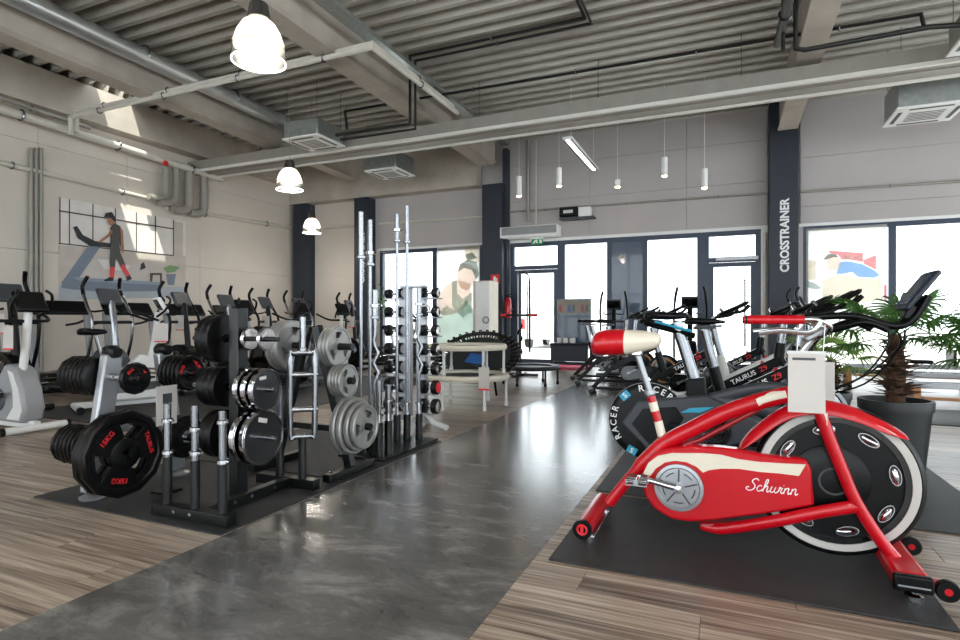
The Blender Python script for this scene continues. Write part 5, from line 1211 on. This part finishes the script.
for s in (-1, 1):
    MB().tube(smooth_path([(cx_.x + .09, 0, cx_.z + .44), (cx_.x + .14, s * .12, cx_.z + .45), L3(865, 322, Y0 - .2) * 1 if s < 0 else Vector((L3(865, 322, Y0 - .2).x, .2, L3(865, 322, Y0 - .2).z)), Vector((L3(888, 330, Y0 - .2).x, s * .2, L3(888, 330, Y0 - .2).z))], 5), .02, 10).build('drop_bar', 'black', hbk)
    MB().tube(smooth_path([Vector((L3(800, 318, Y0).x, s * .07, L3(800, 318, Y0).z)), Vector((L3(850, 316, Y0).x, s * .07, L3(850, 316, Y0).z)), Vector((L3(892, 326, Y0).x, s * .06, L3(892, 326, Y0).z)), Vector((L3(912, 318, Y0).x, s * .05, L3(912, 318, Y0).z)), Vector((L3(926, 296, Y0).x, s * .05, L3(926, 296, Y0).z))], 5), .022, 10).build('aero_bar', 'black', hbk)
for k, s in enumerate((-1, 1, -1)):
    MB().tube(smooth_path([Vector((L3(890, 330, Y0).x + k * .02, s * .15, L3(890, 330, Y0).z)), Vector((L3(893, 345, Y0).x, s * .13, L3(893, 345, Y0).z - k * .01)), Vector((L3(862, 375 + k * 4, Y0).x, s * .06, L3(862, 375 + k * 4, Y0).z)), cx_ + Vector((.02, 0, .02))], 6), .006, 6).build('cable', 'rubber', hbk)
tcn = L3(917, 291, Y0)
tb_ = MB().box((tcn.x, 0, tcn.z), (.27, .26, .03), (0, -.95, 0)).build('tablet_console', 'navy', hbk, bevel=.012)
MB().box((tcn.x - .01, 0, tcn.z + .008), (.22, .2, .02), (0, -.95, 0)).build('display', 'screen', hbk, bevel=.004)
MB().bar(L3(905, 320, Y0), L3(912, 305, Y0), .1, .05).build('tablet_bracket', 'black', hbk, bevel=.01)
tagc = yp(803, 358, Y0 - .3)
sg = thing('price_sign', 'white price sheet hanging on the racer bike, behind the red bike sheet', 'sign', (tagc.x, Y0 - .3, tagc.z - .26)); MB().bb(0, .16, -.002, .002, 0, .24).build('sheet', 'paper', sg, smooth=False)
MB().tube([(.08, 0, .24), (.08, .02, .3), (.05, .2, .37)], .003, 5).build('hook', 'chrome', sg)
# spin bikes behind the racer
s0 = spin_bike('black spin bike with white and red lettering on the frame, behind the racer bike'); s0.location = (.17, 4.98, MZ)
place(s0, (.12, 5.85, 0), 0, 'second black lettered spin bike, between the lettered first and the white one')
sw = spin_bike('white framed spin bike in the row behind the racer bike', white=True, brand=False); sw.location = (.2, 6.75, 0)
place(s0, (.05, 7.65, 0), .05, 'black lettered spin bike standing behind the white framed one')
so = spin_bike('black spin bike with gold ringed flywheel near the glass door', accent='print_red', fw='black_gloss', brand=False)
MB().torus((.44, -.03, .34), .16, .014, (0, 1, 0), 28, 6).build('accent_ring', 'wood_tan', so)
so.location = (-1.25, 8.3, 0); so.rotation_euler.z = .1
place(so, (-1.7, 9.3, 0), .15, 'black gold-ringed spin bike standing between its twin and the blue panel')
place(so, (-1.95, 10.0, 0), .12, 'black gold-ringed spin bike nearest the display trolley')
place(s0, (-.5, 7.2, 0), .1, 'black lettered spin bike set back towards the runway')
cb = crosstrainer('black crosstrainer in front of the dark blue wall panel', body='black', trim='black', rim='wood_tan'); cb.location = (-2.05, 11.25, 0); cb.rotation_euler.z = PI / 2 + .15
place(cb, (-.55, 10.2, 0), PI / 2 + .1, 'black crosstrainer with lit display beside the glass door')
place(c1, (.75, 11.4, 0), .2, 'silver-masted crosstrainer tucked behind others at the lettered column')
# rowing machines by the right window
def rower(label, x, y):
    r = thing('rowing_machine', label, 'rowing machine', (x, y, 0), 0, 'rowing machines')
    for s in (-1, 1): MB().bar((-1.0, s * .09, .34), (1.0, s * .09, .36), .03, .06).build('rail', 'silver', r, bevel=.004)
    MB().bb(.55, 1.05, -.25, .25, .02, .50).build('water_tank_case', 'black', r, bevel=.05)
    MB().bb(-.2, .08, -.15, .15, .40, .46).build('seat', 'black', r, bevel=.025)
    for xx in (-.98, .5):
        MB().bb(xx - .03, xx + .03, -.2, .2, 0, .06).build('foot', 'rubber', r)
        MB().bb(xx - .035, xx + .035, -.16, .16, .05, .33).build('leg_board', 'wood_tan', r, bevel=.006)
    MB().bb(.3, .34, -.17, .17, .38, .62).build('foot_rest', 'black', r, bevel=.01); MB().bar((-.9, 0, .2), (.5, 0, .2), .14, .03).build('wood_beam', 'wood_tan', r, bevel=.005)
rower('rowing machine with wooden legs behind the potted palm', 2.85, 7.6); rower('rowing machine with wooden legs nearest the window posters', 2.7, 10.4); rower('rowing machine between the other two by the window', 3.0, 9.0)
floor_mat(1.7, 4.2, 7.0, 8.2, 'dark blue-grey mat under the rowing machine behind palm')
# ---- palms
def palm(label, x, y, ph, pr, trunk_h, nf, fl, seed, lm='leaf', tilt=1.):
    rnd = random.Random(seed); r = thing('potted_palm', label, 'plant', (x, y, 0))
    p = MB().lathe([(0, 0), (pr * .78, 0), (pr * .97, ph - .07), (pr * 1.02, ph - .07), (pr * 1.04, ph - .01), (pr * 1.02, ph), (pr * .93, ph), (pr * .9, ph - .05), (0, ph - .05)], n=36).build('pot', 'pot', r)
    MB().lathe([(0, ph - .035), (pr * .5, ph - .03), (pr * .92, ph - .045)], n=24).build('soil', 'soil', r)
    zt_ = ph + trunk_h
    t = MB().tube([(0, 0, ph - .05), (.01, 0, ph + trunk_h * .5), (0, .01, zt_)], [.06, .055, .04], 12).build('trunk', 'trunk', r)
    fb = MB()
    for i in range(170):
        a = rnd.uniform(0, 2 * PI); z = ph + .02 + trunk_h * rnd.uniform(0, .85); u = Vector((math.cos(a), math.sin(a), 0)); ln = rnd.uniform(.07, .2) * (1.25 - (z - ph) / trunk_h * .95); b0 = u * .04 + Vector((0, 0, z)); tp_ = u * (.05 + ln) + Vector((0, 0, z + rnd.uniform(-.02, .07)))
        v = Vector((-u.y, u.x, 0)) * .02; fb.add([b0 - v, b0 + v, tp_, b0 + Vector((0, 0, .012))], [(0, 1, 2), (1, 3, 2), (3, 0, 2), (0, 3, 1)])
    o = fb.build('trunk_fibre', 'trunk', t, smooth=False); o['kind'] = 'stuff'
    for i in range(nf):
        a = i * 2.399 + rnd.uniform(-.3, .3); el = (1.15 - 1.35 * (i / nf)) * tilt + rnd.uniform(-.12, .12)
        u = Vector((math.cos(a) * math.cos(el), math.sin(a) * math.cos(el), math.sin(el))); L = fl * rnd.uniform(.8, 1.1)
        b0 = Vector((0, 0, zt_ - .05 + .05 * (1 - i / nf))); e = b0 + u * L * .55 + Vector((0, 0, -.02))
        fr_ = empty_child('frond', r)
        MB().tube([b0, b0.lerp(e, .5) + Vector((0, 0, .02)), e], [.007, .005, .004], 6).build('stalk', lm, fr_)
        side = u.cross(Vector((0, 0, 1)))
        side = side.normalized() if side.length > .1 else Vector((1, 0, 0)); nn = side.cross(u).normalized(); m = MB(); K = 19
        for k in range(K):
            f_ = (k / (K - 1) - .5) * 2; an = f_ * 1.9; d = (u * math.cos(an) + side * math.sin(an)).normalized(); l = L * .62 * (1 - .28 * abs(f_)) * rnd.uniform(.9, 1.05)
            wv_ = d.cross(nn).normalized() * .011; dr = Vector((0, 0, -1))
            q = [e - wv_ * .3, e + wv_ * .3, e + d * l * .45 - wv_ + dr * l * .04, e + d * l * .45 + wv_ + dr * l * .04, e + d * l * .8 - wv_ * .7 + dr * l * .18, e + d * l * .8 + wv_ * .7 + dr * l * .18, e + d * l + dr * l * .4]
            q.append(e + d * l * .45 + nn * -.006 + dr * l * .04)
            m.add(q, [(0, 1, 3, 7), (0, 7, 2), (2, 7, 5, 4), (7, 3, 5), (4, 5, 6)])
        m.build('fan', lm, fr_, smooth=False)
    return r
palm('fan palm with shaggy brown trunk in a tall dark pot behind the red bike', 1.09, 4.85, .49, .218, .46, 13, .52, 3, tilt=.85)
palm('fan palm at the edge of the row beside the shaggy palm', 1.78, 5.05, .45, .22, .42, 16, .58, 8, tilt=.8)
palm('low pale green fan palm behind the racer bike handlebar', 1.0, 6.9, .3, .18, .34, 13, .5, 12, 'leaf_light', tilt=.8)
# leafy shrub by the left window
p = yp(381, 292, 11.6)
r = thing('potted_shrub', 'leafy green potted shrub by the shop window behind barbells', 'plant', (p.x, 11.6, 0))
MB().lathe([(0, 0), (.17, 0), (.22, .4), (.2, .4), (.19, .36), (0, .36)], n=24).build('pot', 'pot', r); MB().tube([(0, 0, .36), (.02, 0, .8), (0, 0, 1.3)], [.025, .02, .012], 8).build('stem', 'trunk', r)
rnd = random.Random(5); m = MB()
for i in range(260):
    c = Vector((rnd.gauss(0, .16), rnd.gauss(0, .16), 1.45 + rnd.gauss(0, .2))); d = Vector((rnd.uniform(-1, 1), rnd.uniform(-1, 1), rnd.uniform(-.4, .8))).normalized(); s_ = d.cross(Vector((0, 0, 1))).normalized() * .022
    m.add([c, c + d * .04 + s_, c + d * .1, c + d * .04 - s_], [(0, 1, 2, 3)])
o = m.build('foliage', 'leaf', r, smooth=False); o['kind'] = 'stuff'
# ---- trampolines
def trampoline(label, x, y, z, R, leg, pad='tramp_pad', legm='bike_white', card=False, tilt=None, dark=False):
    r = thing('mini_trampoline', label, 'trampoline', (x, y, z))
    MB().torus((0, 0, leg), R, .028, n=48, m=8).build('frame_ring', legm, r)
    MB().lathe([(R * .76, leg + .005), (R * .78, leg + .03), (R + .02, leg + .035), (R + .035, leg + .0), (R + .02, leg - .03), (R + .01, leg - .03), (R * .8, leg), (R * .76, leg + .005)], n=48).build('edge_pad', pad, r)
    MB().lathe([(0, leg - .005), (R * .78, leg), (R * .78, leg + .006), (0, leg + .001)], n=40).build('jump_mat', 'tramp_mat', r)
    for k in range(6):
        a = k * PI / 3 + .35; u = Vector((math.cos(a), math.sin(a), 0))
        g = MB().cyl(u * (R - .01) + Vector((0, 0, leg)), u * (R - .01) + Vector((0, 0, .03)), .017, n=10).build('leg', legm, r); MB().cyl(u * (R - .01), u * (R - .01) + Vector((0, 0, .05)), .024, n=10).build('foot_cap', 'bike_white' if not dark else 'rubber', g)
    return r
trampoline('pale mini trampoline standing on the floor, lower of the stacked pair', -2.95, 6.35, 0, .5, .36, pad='tramp_pad')
trampoline('pale mini trampoline stacked on top of another beside the dumbbell tower', -2.95, 6.35, .40, .47, .32)
p0 = xp(458.5, 367, -2.5); 
sg = thing('price_sign', 'white price card hanging on the stacked trampolines', 'sign', (-2.6, 5.93, .27)); MB().bb(0, .13, -.002, .002, 0, .24).build('sheet', 'paper', sg, smooth=False); MB().bb(0, .13, -.003, .003, -.02, 0).build('red_edge', 'print_red', sg, smooth=False); MB().tube([(.06, 0, .24), (.06, .03, .3)], .003, 5).build('hook', 'chrome', sg)
bt = trampoline('black mini trampoline on bent legs near the entrance', -2.95, 8.85, 0, .45, .28, pad='tramp_mat', legm='black_metal', dark=True)
# tilted bungee trampoline behind the stack
q = yp(478, 357, 7.35)
bg = thing('bungee_trampoline', 'large black bungee trampoline leaning up behind the pale stacked pair', 'trampoline', (q.x, 7.35, q.z)); bg.rotation_euler = (.55, .12, 0); RB = .58
MB().torus((0, 0, 0), RB, .03, n=56, m=10).build('frame_ring', 'black_metal', bg)
MB().lathe([(0, -.004), (RB * .8, 0), (RB * .8, .006), (0, .002)], n=44).build('jump_mat', 'tramp_mat', bg)
for k in range(36):
    a = k * PI / 18; u = Vector((math.cos(a), math.sin(a), 0)); v = Vector((-math.sin(a), math.cos(a), 0))
    MB().tube([u * RB * .8 - v * .02, u * (RB + .035) - v * .012 + Vector((0, 0, .03)), u * (RB + .035) + v * .012 + Vector((0, 0, .03)), u * RB * .8 + v * .02], .012, 6).build('bungee_loop', 'rubber', bg)
for k in range(4):
    a = k * PI / 2 + .8; u = Vector((math.cos(a), math.sin(a), 0)); MB().cyl(u * RB, u * RB + Vector((0, 0, -.3)), .018, n=8).build('leg', 'black_metal', bg)
MB().bb(-.12, .16, -.2, .02, .012, .016).build('leaflet', 'blue_pad', bg, smooth=False)
zlow = min((Euler((.55, .12, 0)).to_matrix() @ Vector((math.cos(t) * RB, math.sin(t) * RB, -.31))).z for t in [i * PI / 2 + .8 for i in range(4)])
bg.location.z = -zlow + .02
# ---- training stand, cabinet, display trolley near the entrance
p = gp(520, 376)
ts = thing('training_stand', 'tall black training stand with crossbar and red grip ends near the entrance', 'stand', p)
MB().tube(smooth_path([(0, 0, .05), (0, 0, 1.7), (0, 0, 1.95)], 3), .03, 12).build('pole', 'black_metal', ts)
MB().bar((-.35, 0, .03), (.35, 0, .03), .06, .05).bar((0, -.4, .03), (0, .3, .03), .06, .05).build('base_cross', 'black_metal', ts, bevel=.006)
MB().cyl((-.36, 0, 1.14), (.28, 0, 1.14), .022, n=12).build('crossbar', 'black_metal', ts); MB().cyl((.2, 0, 1.14), (.34, 0, 1.14), .025, n=12).build('grip', 'red_matte', ts); MB().cyl((-.38, 0, 1.14), (-.28, 0, 1.14), .025, n=12).build('grip', 'red_matte', ts)
MB().tube(smooth_path([(0, 0, 1.95), (.1, 0, 1.93), (.18, 0, 1.85), (.19, 0, 1.75)], 4), .014, 8).build('hook_arm', 'black_metal', ts)
MB().cyl((.19, 0, 1.78), (.19, 0, .45), .022, n=10).build('hanging_bar', 'black', ts)
MB().tube([Vector((.035 * math.cos(i * .9), .035 * math.sin(i * .9), .2 + i * .035)) for i in range(24)], .022, 6).build('rope', 'rubber', ts)
a, b = yp(473, 281, 11.7), yp(490, 283, 11.7)
cbn = thing('cabinet', 'tall white cabinet with oval door handle beside the entrance column', 'cabinet', ((a.x + b.x) / 2, 11.7, 0)); hw = (b.x - a.x) / 2
MB().bb(-hw, hw, 0, .5, .03, a.z).build('body', 'wood_tan' if False else 'tramp_pad', cbn, bevel=.006)
dr = MB().bb(-hw + .07, hw, -.022, -.002, .05, a.z - .02).build('door', 'white_gloss', cbn, bevel=.004); MB().torus((hw - .09, -.03, 1.05), .07, .012, (0, 1, 0), 20, 6).build('handle', 'steel', dr)
MB().bb(-hw + .03, hw - .03, .02, .48, 0, .03).build('plinth', 'black', cbn)
a, b = yp(557, 299, 12.35), yp(591, 361, 12.35)
k = thing('display_trolley', 'black display trolley with picture header board and wheels by the entrance', 'display stand', ((a.x + b.x) / 2, 12.35, 0)); hw = (b.x - a.x) / 2; ht = a.z
MB().bb(-hw, hw, .0, .05, .55, ht).build('back_board', 'panel_blue', k, bevel=.004)
MB().bb(-hw + .01, hw - .01, -.006, 0, ht - .32, ht - .03).build('picture_header', 'film_tan', k, smooth=False)
for i in range(7): MB().xz([(-hw + .04 + i * .1, ht - .3), (-hw + .12 + i * .1, ht - .28), (-hw + .10 + i * .1, ht - .12), (-hw + .05 + i * .1, ht - .15)], -.009, -.007).build('picture_figure', ('film_red', 'film_skin', 'film_blue', 'film_hair', 'film_skin', 'film_red', 'film_hair')[i], k, smooth=False)
MB().bb(-hw - .03, hw + .03, -.45, .05, .50, .55).build('shelf', 'black', k, bevel=.006); MB().bb(-hw, hw, -.40, -.38, .16, .50).build('front_panel', 'navy', k, smooth=False)
for sx in (-1, 1):
    for sy in (-.4, .0):
        MB().bb(sx * hw - .025, sx * hw + .025, sy - .02, sy + .03, .1, .5).build('leg', 'black_metal', k); MB().cyl((sx * hw - .015, sy, .05), (sx * hw + .015, sy, .05), .05, n=14).build('caster', 'rubber', k)
MB().bb(-hw, hw, -.38, .02, .12, .15).build('bottom_shelf', 'black', k)
for i in range(3):
    tag(MB().bb(-.05, .05, -.07, .07, 0, .11).build('product_box', 'white', loc=(k.location.x - hw + .12 + i * .14, 12.18, .55), bevel=.004), ('white product box on the trolley shelf, next to the glass door', 'white product box on trolley shelf between two others', 'white product box nearest the middle of trolley shelf')[i], 'box')
